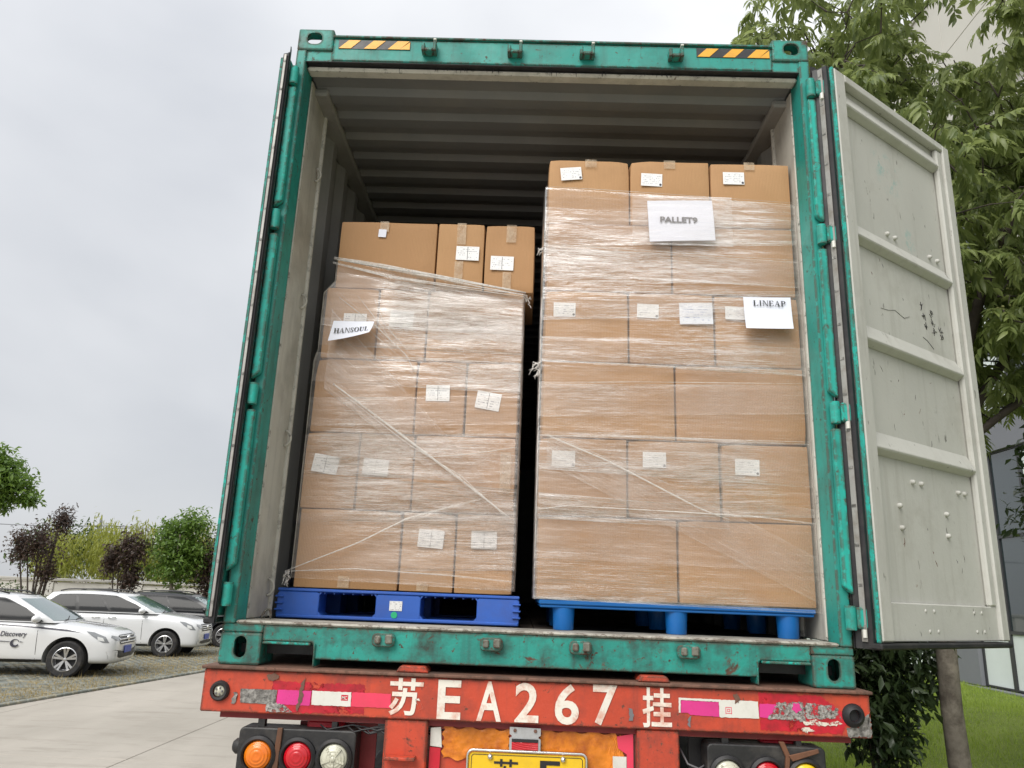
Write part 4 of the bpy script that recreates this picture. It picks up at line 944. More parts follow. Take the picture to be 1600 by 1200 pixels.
def wraps():
    w = empty('stretch_wrap', (.58, .17, ZC+.29)); tag(w, 'clear stretch film wound around the right carton stack', 'stretch film')
    lin = lambda a, b: (lambda x: a+(b-a)*(x/1.158))
    sp = lambda base, seed: (lambda x, z: np.clip(base + .35*np.sin(2.3*x+seed*1.7+z*2.1) + .25*np.sin(7*z+seed+x), .12, 1.1)*np.clip((1.20-x)/.35, .35, 1))
    bands = [(.285, .27, .66, .63), (.45, .43, .82, .69), (.62, .655, .99, .97), (.82, .78, 1.20, 1.23), (1.05, 1.10, 1.42, 1.40), (1.30, 1.27, 1.62, 1.66), (1.50, 1.56, 1.86, 1.82), (1.72, 1.69, 2.06, 2.03), (1.86, 1.90, 2.165, 2.11)]
    for k, (a, b, c, d) in enumerate(bands):
        film_band(w, -.006, 1.166, .17, .5, lin(c, d), lin(a, b), 100+k, sp(.42, k), gap=.0135+.0016*k % .009, nx=110, nz=44)
    film_band(w, .03, 1.166, .17, .3, lambda x: .985-.46*x+.05*np.sin(2*x), lambda x: .86-.48*x, 131, lambda x, z: np.clip(.60-.4*x+0*z, .15, 1), gap=.025, sides=False, nx=90, nz=22)
    film_band(w, .0, .8, .17, .3, lambda x: .72-.05*x, lambda x: .61-.02*x, 132, lambda x, z: np.clip(1.1-1.0*x+0*z, 0, 1), gap=.026, sides=False, nx=70, nz=20)
    rope(w, [(.02, .968), (.30, .86), (.68, .675), (.80, .635)], .0030, .140, 3, 3)
    rope(w, [(-.005, .645), (.12, .665), (.35, .662), (.9, .650), (1.16, .628)], .0028, .141, 2, 4)
    for k, (z0, z1) in enumerate(((2.165, 2.11), (1.865, 1.82), (1.62, 1.665), (1.305, 1.275), (1.20, 1.235), (.965, .975))):
        rope(w, [(-.005, z0), (.4, z0*.6+z1*.4+.004), (1.16, z1)], .0018, .143, 2, 20+k)
    # loose tufts at the edge facing the gap
    for k, (x, z) in enumerate(((-.03, 1.86), (-.035, 1.30), (-.03, 1.27))):
        rr = random.Random(k); m = MB()
        for s in range(6):
            p = Vector((x+.02, .19, z+ZC))-w.location; pth = [p]
            for q in range(4): p = p+Vector((rr.uniform(-.016, .004), rr.uniform(-.01, .01), rr.uniform(-.02, .012))); pth.append(p)
            m.tube(pth, [.004, .003, .003, .002, .001], 5)
        m.build('film_tail', 'film_rope', w, smooth=True)
    w = empty('stretch_wrap', (-.58, .40, ZC+.30)); tag(w, 'wrinkled clear stretch film wound around the left carton stack', 'stretch film')
    X0, X1 = -1.085, -.092
    l2 = lambda a, b: (lambda x: a+(b-a)*((x-X0)/(X1-X0)))
    def sk(base, seed, left):
        return lambda x, z: np.clip(base+.25*np.sin(3.1*x+seed+2*z)+.2*np.sin(9*z+seed*2.), .15, 1.15)*np.clip((x-left(z))/.22, .10, 1)
    edge = lambda z: -1.02+.12*np.sin(4.3*np.asarray(z)+.9)
    rng_b = [(.335, .31, .62, .66), (.36, .40, .80, .76), (.58, .62, .98, 1.02), (.80, .78, 1.16, 1.20), (1.02, 1.06, 1.38, 1.36), (1.24, 1.21, 1.56, 1.60), (1.42, 1.40, 1.80, 1.70), (1.52, 1.50, 1.868, 1.712)]
    for k, (a, b, c, d) in enumerate(rng_b):
        film_band(w, X0, X1, .40, .35, l2(c, d), l2(a, b), 200+k, sk(.62, k, edge), gap=.0135+.0018*k % .009, nx=110, nz=46, env=lambda z: .048*np.clip((z-1.69)/.06, 0, 1)+.012*np.clip((z-1.34)/.06, 0, 1))
    # slack diagonal turns
    film_band(w, -1.02, -.10, .40, .3, lambda x: 1.60-1.02*(x+1.02), lambda x: 1.20-.70*(x+1.02), 231, lambda x, z: np.clip(.45+0*z-.3*(x+1.), .15, 1), gap=.028, sides=False, nx=90, nz=30)
    rope(w, [(-1.035, 1.868), (-.759, 1.824), (-.47, 1.775), (-.085, 1.708)], .010, .372, 7, 5)
    rope(w, [(-1.04, 1.845), (-.75, 1.775), (-.45, 1.74), (-.09, 1.70)], .006, .374, 3, 6)
    rope(w, [(-.977, 1.223), (-.602, .967), (-.353, .796), (-.124, .63)], .0042, .368, 4, 7)
    rope(w, [(-.95, 1.19), (-.60, .945), (-.35, .81), (-.10, .60)], .0022, .368, 2, 8)
    rope(w, [(-1.097, .363), (-.798, .492), (-.576, .614), (-.247, .712)], .0030, .367, 3, 9)
    rope(w, [(-1.097, .362), (-.8, .385), (-.4, .372), (-.1, .352)], .003, .370, 2, 19)
    rope(w, [(-.58, .885), (-.35, .91), (-.10, .954)], .003, .369, 2, 10)
    rope(w, [(-.99, 1.66), (-.80, 1.52), (-.64, 1.375), (-.60, 1.30)], .0024, .369, 3, 12)
    rope(w, [(-.90, 1.67), (-.79, 1.54), (-.70, 1.42)], .0018, .368, 3, 13)
    rope(w, [(-.82, 1.66), (-.76, 1.53), (-.62, 1.38), (-.30, 1.30)], .0018, .368, 3, 14)
    random.seed(77)
    for k in range(12):
        a = random.uniform(-1.0, -.85); z = random.uniform(1.35, 1.70); L = random.uniform(.15, .35)
        rope(w, [(a, z), (a+L*.5, z-L*.38), (a+L, z-L*.8)], .0012, .371, 1, 40+k, 'film_crease')
    for k, (x, z) in enumerate(((-1.10, .36), (-1.10, .33), (-.075, 1.69))):
        rr = random.Random(k+9); m = MB()
        for s in range(6):
            p = Vector((x, .40, z+ZC))-w.location; pth = [p]
            for q in range(4): p = p+Vector((rr.uniform(-.012, .012), rr.uniform(-.02, .0), rr.uniform(-.02, .014))); pth.append(p)
            m.tube(pth, [.004, .003, .003, .002, .001], 5)
        m.build('film_tail', 'film_rope', w, smooth=True)
wraps()

# ---------------------------------------------------------------- paper signs
def serif(m, ch, x, z, w, h, y):
    T, t, sf = .24*w if ch not in 'I' else .46*w, .075*w, .055*h
    n = [0]
    def poly(p):
        n[0] += 1; m.prism([(x+a, z+b) for a, b in p], y-.0003-n[0]*.00004, y)
    def rect(a, b, c, d): poly([(a, c), (b, c), (b, d), (a, d)])
    def stem(cx, th, s=1.0): rect(cx-th/2, cx+th/2, sf*.5, h-sf*.5); rect(cx-th/2-s*.09*w, cx+th/2+s*.09*w, 0, sf); rect(cx-th/2-s*.09*w, cx+th/2+s*.09*w, h-sf, h)
    def arc(cx, cz, ro, zo, ri, zi, a0, a1, k=14):
        A = [rad(a0+(a1-a0)*i/k) for i in range(k+1)]
        for i in range(k):
            poly([(cx+ro*math.cos(A[i]), cz+zo*math.sin(A[i])), (cx+ro*math.cos(A[i+1]), cz+zo*math.sin(A[i+1])), (cx+ri*math.cos(A[i+1]), cz+zi*math.sin(A[i+1])), (cx+ri*math.cos(A[i]), cz+zi*math.sin(A[i]))])
    if ch == 'I': stem(w/2, .30*w*1.2, 1.4)
    if ch == 'H': stem(.22*w, T); stem(.78*w, T); rect(.3*w, .7*w, .48*h, .54*h)
    if ch == 'L': stem(.25*w, T); rect(.25*w, .92*w, 0, sf); poly([(.92*w, 0), (.96*w, .30*h), (.90*w, .30*h), (.70*w, sf)])
    if ch == 'E':
        stem(.25*w, T); rect(.25*w, .88*w, 0, sf); rect(.25*w, .86*w, h-sf, h); rect(.3*w, .66*w, .48*h, .53*h); rect(.63*w, .68*w, .38*h, .63*h)
        poly([(.88*w, 0), (.94*w, .28*h), (.88*w, .28*h), (.68*w, sf)]); poly([(.86*w, h), (.90*w, .76*h), (.84*w, .76*h), (.66*w, h-sf)])
    if ch == 'N':
        stem(.16*w, t); stem(.86*w, t); poly([(.10*w, h), (.32*w, h), (.88*w, 0), (.80*w, 0)])
    if ch == 'A':
        poly([(.12*w, 0), (.19*w, 0), (.52*w, .92*h), (.47*w, h)]); poly([(.47*w, h), (.56*w, h), (.92*w, 0), (.66*w, 0)]); rect(.26*w, .68*w, .30*h, .36*h)
        rect(0, .30*w, 0, sf); rect(.56*w, 1.02*w, 0, sf)
    if ch == 'O': arc(.5*w, .5*h, .48*w, .515*h, .25*w, .46*h, 0, 360, 24)
    if ch == 'U':
        rect(.12*w, .36*w, .3*h, h); rect(.74*w, .81*w, .3*h, h); rect(0, .48*w, h-sf, h); rect(.6*w, .96*w, h-sf, h); arc(.465*w, .32*h, .345*w, .335*h, .275*w, .26*h, 180, 360)
        poly([(.12*w, .32*h), (.36*w, .32*h), (.42*w, .08*h), (.24*w, .06*h)])
    if ch == 'P': stem(.25*w, T); arc(.40*w, .73*h, .50*w, .27*h, .27*w, .21*h, -90, 90); rect(.25*w, .42*w, h-sf, h); rect(.25*w, .42*w, .46*h, .52*h)
    if ch == 'S':
        arc(.48*w, .745*h, .36*w, .265*h, .15*w, .21*h, 40, 250); arc(.50*w, .265*h, .38*w, .275*h, .16*w, .21*h, -140, 75)
        poly([(.20*w, .70*h), (.38*w, .62*h), (.84*w, .36*h), (.62*w, .36*h), (.30*w, .55*h)]); rect(.76*w, .82*w, .66*h, h); rect(.12*w, .18*w, 0, .32*h)
def sheet(name, label, corners, y0, bend, nx=14, nz=10):
    tl, tr_, br, bl = [np.array(c, float) for c in corners]; c = (tl+tr_+br+bl)/4
    r = empty(name, (c[0], y0, ZC+c[1])); tag(r, label, 'paper sign')
    V = []
    for i in range(nx):
        row = []
        for j in range(nz):
            a, b = i/(nx-1), j/(nz-1); p = (tl*(1-a)+tr_*a)*(1-b)+(bl*(1-a)+br*a)*b
            row.append((p[0]-c[0], bend(a, b), p[1]-c[1]))
        V.append(row)
    V = np.array(V); m = MB(); m.grid(V); V2 = V.copy(); V2[..., 1] += .0006; m.grid(V2[::-1])
    m.build('sheet', 'paper', r, smooth=True, fix=False); return r
def signs():
    s = sheet('paper_sign', 'large white paper sign reading PALLET9 taped on the right stack', [(.470, 2.098), (.772, 2.108), (.782, 1.905), (.480, 1.890)], .135, lambda a, b: -.003*math.sin(a*3.1)-.004*math.sin(b*3)*a)
    c = s.location
    text_mb('PALLET9', .528-c.x, .700-c.x, 1.985-ZC*0-c.z+ZC, 2.015-c.z+ZC, -.0085, .030, .0004).build('lettering', 'ink_grey', s)
    film_band(s, .40, .86, .135, .1, lambda x: 2.12, lambda x: 1.87, 500, lambda x, z: .22+0*z, gap=.012, sides=False, nx=50, nz=30).name = 'film_cover'
    s = sheet('paper_sign', 'white paper sign with bold black lettering on the right edge of the right stack', [(.893, 1.624), (1.104, 1.628), (1.106, 1.476), (.895, 1.470)], .120, lambda a, b: -.012*b*b-.006*b*(1-a)+.002*math.sin(a*3))
    c = s.location; x = .934; m = MB(); ws = [.024, .014, .027, .023, .027, .024]
    for ch, w in zip('LINEAP', ws): serif(m, ch, x-c.x, 1.581+ZC-c.z, w, .026, -.0065); x += w+.0015
    m.build('lettering', 'ink_black', s, fix=False)
    s = sheet('paper_sign', 'curling white paper sign with bold black lettering on the left stack', [(-1.001, 1.533), (-.806, 1.536), (-.815, 1.463), (-1.014, 1.425)], .352, lambda a, b: -.020*b-.035*b*b*a*a+.003*math.sin(a*3), 16, 12)
    c = s.location; x = -.992; m = MB(); ws = [.0255, .025, .025, .019, .0245, .0245, .021]
    for k, (ch, w) in enumerate(zip('HANSOUL', ws)):
        o = len(m.v); serif(m, ch, x-c.x, 1.466+k*.0022+ZC-c.z, w, .026, 0); x += w+.0005
        a = (x-.01+1.004)/.2
        for i in range(o, len(m.v)):
            px, py, pz = m.v[i]; aa = (px+c.x+1.004)/.2; b = (1.5345-(pz+c.z-ZC))/(.108-.035*aa); m.v[i] = (px, py-.020*b-.035*b*b*aa*aa+.003*math.sin(aa*3)-.004, pz)
    m.build('lettering', 'ink_black', s, fix=False)
signs()

# ================================================================ CARS
def arr(*a): return np.array(a, float)
def make_car(name, label, P, loc, rz, paintname, detail=True):
    r = empty(name, loc, rz); tag(r, label, 'car', 'cars parked in the lot')
    st = P['st']            # stations: x, halfwidth, zbottom, ztop, zshoulder
    secs = []
    for x, w, zb, zt, zs in st:
        sec = [(0, zt), (w*.45, zt-.004), (w*.78, zt-.022), (w*.93, (zt*.55+zs*.45)), (w*.985, zs), (w*1.0, zs-.13), (w*.985, (zs+zb)*.5-.02), (w*.97, zb+.10), (w*.90, zb+.015), (0, zb)]
        secs.append([(x, y, z) for y, z in sec])
    A = np.array(secs); m = MB(); m.grid(A); B = A.copy(); B[..., 1] *= -1; m.grid(B[::-1])
    for S_ in (A[0], A[-1]):
        ring = [tuple(p) for p in S_] + [(p[0], -p[1], p[2]) for p in S_[1:-1][::-1]]; m.add(ring, [tuple(range(len(ring)))])
    me = m.mesh('body'); bm = bmesh.new(); bm.from_mesh(me); bmesh.ops.remove_doubles(bm, verts=bm.verts, dist=.0005); bmesh.ops.recalc_face_normals(bm, faces=bm.faces); bm.to_mesh(me); bm.free()
    body = link('body', me, paintname, r); md = body.modifiers.new('s', 'SUBSURF'); md.levels = 2; md.render_levels = 2
    cut = []
    wb, wr, tw = P['wb'], P['wr'], P['track']
    for x in (0, -wb):
        for s in (-1, 1):
            c = MB().cyl((x, s*(tw/2-.20), wr), (x, s*1.3, wr), wr+.075, n=36).build('cut', None); c.parent = r; cut.append(c)
    bpy.context.view_layer.update(); boolean(body, cut)
    body.data.polygons.foreach_set('use_smooth', [True]*len(body.data.polygons)); body.data.set_sharp_from_angle(angle=rad(32))
    bvh = BVHTree.FromPolygons([v.co for v in body.data.vertices], [p.vertices for p in body.data.polygons])
    def side(poly, nm, mat, s=-1, off=.004, par=r, seg=5):          # polygon of (x,z) laid on the flank
        return patch(poly, nm, mat, lambda a, b: (Vector((a, s*2, b)), Vector((0, -s, 0))), off, par)
    def front(poly, nm, mat, off=.005, par=r):                       # polygon of (y,z) laid on the nose
        return patch(poly, nm, mat, lambda a, b: (Vector((3, a, b)), Vector((-1, 0, 0))), off, par)
    def patch(poly, nm, mat, rayf, off, par):
        pts = [];
        n = len(poly)
        dense = []
        for i in range(n):
            a, b = poly[i], poly[(i+1) % n]
            for k in range(4): dense.append((a[0]+(b[0]-a[0])*k/4, a[1]+(b[1]-a[1])*k/4))
        cx, cz = sum(p[0] for p in poly)/n, sum(p[1] for p in poly)/n
        rings = [[(cx+(p[0]-cx)*f, cz+(p[1]-cz)*f) for p in dense] for f in (1., .66, .33)]
        mm = MB(); N = len(dense); v = []
        for rg in rings + [[(cx, cz)]]:
            for p in rg:
                o, d = rayf(*p); h = bvh.ray_cast(o, d)
                v.append(h[0] - d*off if h[0] is not None else (v[-1] if v else o))
        f = [(q*N+i, q*N+(i+1) % N, (q+1)*N+(i+1) % N, (q+1)*N+i) for q in range(2) for i in range(N)] + [(2*N+i, 2*N+(i+1) % N, 3*N) for i in range(N)]
        mm.add(v, f); return mm.build(nm, mat, par, smooth=50, fix=False)
    # wheels
    for x in (0, -wb):
        for s in (-1, 1):
            w = MB().lathe([(wr*.64, .10), (wr*.70, .112), (wr*.90, .108), (wr*.985, .085), (wr, .03), (wr, -.03), (wr*.985, -.085), (wr*.9, -.108), (wr*.64, -.10)], (0, 0, 0), 'y', 32).build('wheel', 'tyre', r, smooth=40, loc=(x, s*(tw/2), wr))
            MB().lathe([(wr*.66, s*.105), (wr*.62, s*.112), (wr*.59, s*.09), (wr*.57, s*.02), (.0001, s*.0)], (0, 0, 0), 'y', 32).build('rim', 'alloy', w, smooth=40)
            mm = MB()
            MB().lathe([(wr*.56, s*.021), (.02, s*.021)], (0, 0, 0), 'y', 24).build('brake', 'interior_dark', w)
            for k in range(5):
                for dd in (-.17, .17):
                    a = k*2*math.pi/5 + dd + .3; c_, s_ = math.cos(a), math.sin(a); a2 = k*2*math.pi/5+dd*.35+.3; c2, s2 = math.cos(a2), math.sin(a2)
                    n_ = Vector((-s_, 0, c_))*.014; p0 = Vector((c2*.03, s*.085, s2*.03)); p1 = Vector((c_*wr*.61, s*.10, s_*wr*.61)); D = Vector((0, -s*.03, 0))
                    mm.add([p0-n_, p0+n_, p1+n_*1.5, p1-n_*1.5, p0-n_+D, p0+n_+D, p1+n_*1.5+D, p1-n_*1.5+D], [(0, 1, 2, 3), (4, 7, 6, 5), (0, 4, 5, 1), (1, 5, 6, 2), (2, 6, 7, 3), (3, 7, 4, 0)])
            mm.build('spokes', 'alloy', w); MB().lathe([(.0001, s*.095), (.032, s*.09), (.034, s*.05)], (0, 0, 0), 'y', 14).build('hub', 'alloy', w, smooth=40)
            if s: MB().cyl((x, s*(tw/2-.19), wr), (x, s*(tw/2-.13), wr), wr+.07, n=24).build('wheel_well', 'interior_dark', r)
    # greenhouse
    G = P['gh']; base, roof = G['base'], G['roof']      # base: (x_front, x_rear, z_front, z_rear, halfw)  roof: (x_front, x_rear, z, halfw)
    bf, br_, zf, zr, bw = base; rf, rr_, rz_, rw = roof
    def prof(t, v):        # point on the cabin side at fraction t (front..rear) and height v (belt..roof)
        xb = bf+(br_-bf)*t; xr = rf+(rr_-rf)*t; zb = zf+(zr-zf)*t; crown = rz_ - .05*(2*t-1)**2*1.0
        e = v**.9; return xb+(xr-xb)*v, bw+(rw-bw)*(v**1.6), zb+(crown-zb)*e
    nT, nV = 25, 9
    rows = []
    for i in range(nT):
        t = i/(nT-1); row = [prof(t, v/(nV-1)) for v in range(nV)]
        x, w, z = row[-1]; row += [(x, w*.9, z+.02), (x, w*.6, z+.036), (x, 0, z+.046)]
        row = row + [(a, -b, c) for a, b, c in row[-2::-1]]; rows.append(row)
    cab = MB(); cab.grid(rows)
    # front (windscreen) and rear closing surfaces, bulged
    for i, bl in ((0, .10), (nT-1, -.05)):
        R0 = rows[i][:nV+2]; R1 = [(a, -b, c) for a, b, c in R0]; A = []
        for p, q in zip(R0, R1): A.append([(p[0]+bl*(1-(2*k/10-1)**2), p[1]+(q[1]-p[1])*k/10, p[2]+.0*k) for k in range(11)])
        cab.grid(A)
    cb = cab.build('cabin', paintname, r, smooth=60)
    A = []
    for v in np.linspace(.06, .93, 8):
        x, w, z = prof(0, v); A.append([(x+.105*(1-(2*k/12-1)**2)*.96+.006, w*.94*(1-2*k/12), z+.004) for k in range(13)])
    MB().grid(A).build('windscreen', 'windshield', r, smooth=True)
    A = []
    for v in np.linspace(.12, .9, 6):
        x, w, z = prof(1, v); A.append([(x-.055*(1-(2*k/10-1)**2)-.006, w*.9*(1-2*k/10), z) for k in range(11)])
    MB().grid(A).build('rear_window', 'car_glass', r, smooth=True)
    for s in (-1, 1):
        A = []
        for t in np.linspace(G['band'][0], G['band'][1], 30):
            A.append([(lambda q: (q[0], s*(q[1]+.004), q[2]))(prof(t, v)) for v in np.linspace(.03, .90*min(1, 6*(t-.005)+.25)*min(1, (1.0-t)*7+.2), 8)])
        MB().grid(A).build('window_trim', 'car_trim', r, smooth=True)
        for t0, t1 in G['win']:
            A = []
            for t in np.linspace(t0, t1, 14):
                hi = .84*min(1, 6*(t-.005)+.18)*min(1, (1.0-t)*7+.12)
                A.append([(lambda q: (q[0], s*(q[1]+.008), q[2]))(prof(t, v)) for v in np.linspace(.09, max(.1, hi), 7)])
            MB().grid(A).build('side_window', 'car_glass', r, smooth=True)
        a = [(lambda q: (q[0], s*(q[1]-.05), q[2]+.045+ .03*(0 < k < 8)))(prof(.10+.8*k/8, 1)) for k in range(9)]
        MB().tube(a, .016, 8).build('roof_rail', 'car_trim', r, smooth=True)
        mx_, mz = G['mirror']; q = prof((bf-mx_)/(bf-br_), .1)
        mm = MB(); bmv = []
        A = [[(mx_ + .11*math.cos(u)*math.sin(v)*.75, s*(q[1]+.13+.12*math.cos(v)), mz+.075*math.sin(u)*math.sin(v)) for v in np.linspace(.05, 3.09, 9)] for u in np.linspace(0, 2*math.pi, 15)]
        k = MB().grid(A).build('mirror', paintname, r, smooth=True); MB().tube([(mx_+.02, s*(q[1]-.02), mz-.05), (mx_+.02, s*(q[1]+.12), mz-.055)], .03, 8).build('mirror_foot', 'car_trim', k)
    # flank details
    D = P['det']
    for s in (-1, 1):
        for sx, z0, z1, lean in D['seams']: side([(sx-.005, z0), (sx+.005, z0), (sx+lean+.005, z1), (sx+lean-.005, z1)], 'door_seam', 'car_trim', s, .002)
        for hx, hz in D['handles']:
            MB().tube([(hx-.09, s*(D['hy']), hz), (hx-.07, s*(D['hy']+.03), hz+.004), (hx+.07, s*(D['hy']+.03), hz+.008), (hx+.09, s*(D['hy']), hz+.008)], .012, 6).build('door_handle', 'chrome' if D.get('chrome') else paintname, r, smooth=True)
        x0, x1, z0, z1 = D['skirt']; side([(x0, z0), (x1, z0), (x1, z1), (x0, z1)], 'side_skirt', 'car_trim', s, .006)
        h = side(D['lamp_side'], 'headlight', 'headlight', s, .006); front([(s*a, b) for a, b in D['lamp_front']], 'headlight_face', 'headlight', .006)
        side(D['lamp_in'], 'headlight_inner', 'lamp_clear', s, .010, h)
        front([(s*a, b) for a, b in D['fog']], 'fog_lamp', 'lamp_clear', .014)
    front(D['grille'], 'grille', 'car_trim', .006)
    for z, hw in D['bars']:
        m_ = MB(); pts = []
        for k in range(11):
            y = -hw+2*hw*k/10; h = bvh.ray_cast(Vector((3, y, z)), Vector((-1, 0, 0))); pts.append((h[0].x+.016, y, z))
        m_.tube(pts, .013, 6).build('grille_bar', 'chrome', r, smooth=True)
    h = bvh.ray_cast(Vector((3, 0, D['emblem'])), Vector((-1, 0, 0))); MB().lathe([(.0001, h[0].x+.045), (.035, h[0].x+.042), (.062, h[0].x+.03), (.065, h[0].x)], (0, 0, D['emblem']), 'x', 20).build('emblem', 'chrome', r, smooth=40)
    front(D['intake'], 'lower_intake', 'car_trim', .007)
    zp = D['plate']; h = bvh.ray_cast(Vector((3, 0, zp)), Vector((-1, 0, 0))); MB().box(h[0].x+.012, h[0].x+.022, -.22, .22, zp-.07, zp+.07).build('number_plate', 'plate_blue', r, bevel=.003)
    x, w, z = prof(0, .04); 
    for s in (0.1, -.5): MB().tube([(x+.09, s+.02, z+.02), (x+.06, s+.25, z+.03), (x-.02, s+.5, z+.08)], .010, 5).build('wiper', 'car_trim', r)
    return r, side, bvh

suv = dict(wb=2.55, wr=.345, track=1.53,
    st=[(.86, .66, .30, .70, .58), (.80, .76, .245, .82, .66), (.66, .835, .235, .905, .74), (.42, .875, .235, .955, .82), (0, .890, .235, 1.005, .88), (-.42, .895, .235, 1.045, .92), (-.85, .895, .235, 1.06, .94), (-1.4, .895, .235, 1.065, .95), (-2.2, .895, .235, 1.075, .96), (-2.8, .885, .235, 1.085, .96), (-3.15, .86, .26, 1.06, .95), (-3.38, .80, .33, .98, .88), (-3.46, .70, .40, .88, .80)],
    gh=dict(base=(-.30, -3.34, 1.01, 1.03, .845), roof=(-1.16, -2.95, 1.52, .60), band=(.06, .93), win=((.075, .42), (.44, .70), (.72, .90)), mirror=(-.60, 1.08)),
    det=dict(seams=((-.54, .34, .98, -.03), (-1.55, .34, 1.0, .0), (-2.45, .45, 1.0, -.1)), handles=((-1.42, .90), (-2.32, .92)), hy=.895, skirt=(-2.12, -.42, .245, .335),
        lamp_side=[(.74, .66), (.66, .775), (.44, .86), (.30, .875), (.42, .79), (.62, .67)], lamp_in=[(.66, .69), (.62, .755), (.52, .78), (.54, .71)], lamp_front=[(.42, .67), (.66, .70), (.74, .76), (.70, .80), (.46, .76)],
        fog=[(.57, .415), (.64, .415), (.65, .47), (.60, .49), (.56, .47)], grille=[(-.46, .62), (.46, .62), (.50, .78), (.40, .80), (-.40, .80), (-.50, .78)], bars=((.655, .46), (.715, .48), (.775, .46)), emblem=.72,
        intake=[(-.76, .36), (.76, .36), (.80, .50), (.66, .53), (.30, .44), (-.30, .44), (-.66, .53), (-.80, .50)], plate=.515))
mpv = dict(wb=2.75, wr=.325, track=1.52,
    st=[(.80, .66, .30, .72, .60), (.75, .76, .235, .84, .68), (.62, .83, .225, .93, .77), (.40, .865, .225, .99, .85), (0, .875, .225, 1.06, .91), (-.42, .88, .225, 1.09, .94), (-.9, .88, .225, 1.08, .95), (-1.6, .88, .225, 1.08, .96), (-2.4, .88, .225, 1.09, .96), (-3.0, .875, .225, 1.09, .96), (-3.45, .85, .26, 1.07, .95), (-3.66, .80, .33, 1.0, .90), (-3.74, .70, .40, .9, .82)],
    gh=dict(base=(-.30, -3.64, 1.05, 1.05, .845), roof=(-1.22, -3.35, 1.535, .64), band=(.05, .965), win=((.06, .36), (.385, .635), (.665, .93)), mirror=(-.62, 1.12)),
    det=dict(seams=((-.58, .34, 1.0, -.03), (-1.55, .34, 1.0, .0), (-2.55, .4, 1.0, -.05)), handles=((-1.36, .93), (-1.76, .93)), hy=.88, chrome=True, skirt=(-2.34, -.42, .235, .315),
        lamp_side=[(.72, .68), (.62, .80), (.44, .875), (.30, .89), (.42, .80), (.60, .69)], lamp_in=[(.64, .71), (.60, .78), (.50, .81), (.52, .73)], lamp_front=[(.42, .69), (.64, .71), (.72, .78), (.68, .83), (.44, .80)],
        fog=[(.53, .40), (.66, .40), (.68, .46), (.60, .48), (.53, .46)], grille=[(-.42, .64), (.42, .64), (.46, .82), (-.46, .82)], bars=((.68, .42), (.73, .43), (.78, .44)), emblem=.73,
        intake=[(-.70, .33), (.70, .33), (.74, .42), (.45, .41), (-.45, .41), (-.74, .42)], plate=.50))
def shorten(P, f):
    g = lambda x: x*f if x < -.9 else x
    P['st'] = [(g(a[0]),)+a[1:] for a in P['st']]; b = P['gh']['base']; r_ = P['gh']['roof']; P['wb'] *= f
    P['gh']['base'] = (b[0], b[1]*f)+b[2:]; P['gh']['roof'] = (r_[0], r_[1]*f)+r_[2:]
shorten(mpv, .90)
HD = rad(10); HD2 = rad(7)
def place(front_wheel, P, hd):      # world position of the car origin from the contact point of its right front wheel
    c, s = math.cos(hd), math.sin(hd); dx, dy = 0, -P['track']/2-.1
    return (front_wheel[0]-(dx*c-dy*s), front_wheel[1]-(dx*s+dy*c), 0.02)
car1, side1, _ = make_car('parked_car', 'white parked car with dark lettering and a round mark on its front door', suv, place((-8.84, 12.54), suv, HD), HD, 'car_white')
def decals():
    # lettering and mark laid on the near front door
    m = text_mb('Discovery', -1.22, -.76, .72, .84, -.9, .012, .001); m.v = [(x + (z-.70)*.15, y, z) for x, y, z in m.v]; m.build('decal_lettering', 'decal_dark', car1)
    m = MB()
    for a0, a1, ri in ((20, 330, .050),):
        A = [rad(a0+(a1-a0)*i/20) for i in range(21)]
        for i in range(20): m.add([(-.93+.085*math.cos(A[i]), -.902, .625+.075*math.sin(A[i])), (-.93+.085*math.cos(A[i+1]), -.902, .625+.075*math.sin(A[i+1])), (-.93+ri*math.cos(A[i+1])+.012, -.902, .625+ri*math.sin(A[i+1])+.012), (-.93+ri*math.cos(A[i])+.012, -.902, .625+ri*math.sin(A[i])+.012)], [(0, 1, 2, 3)])
    m.add([(-1.24, -.9015, .665), (-1.02, -.9015, .655), (-1.02, -.9015, .645), (-1.24, -.9015, .65)], [(0, 1, 2, 3)]); m.add([(-.84, -.9015, .66), (-.78, -.9015, .65), (-.84, -.9015, .64)], [(0, 1, 2)])
    m.build('decal_emblem', 'decal_dark', car1, fix=False)
    side1([(-2.4, 1.0), (-1.2, .965), (-.45, .93), (-.05, .90), (.25, .84), (.05, .875), (-.45, .91), (-1.2, .95), (-2.4, .985)], 'side_stripe', 'decal_dark', -1, .003)
decals()
car2, side2, _ = make_car('parked_car', 'white parked people carrier with tall windows between the other two cars', mpv, place((-9.12, 17.46), mpv, HD2), HD2, 'car_white')
car3, side3, _ = make_car('parked_car', 'black parked car farthest back, half hidden by the container', suv, place((-9.0, 21.2), suv, HD2), HD2, 'car_dark')

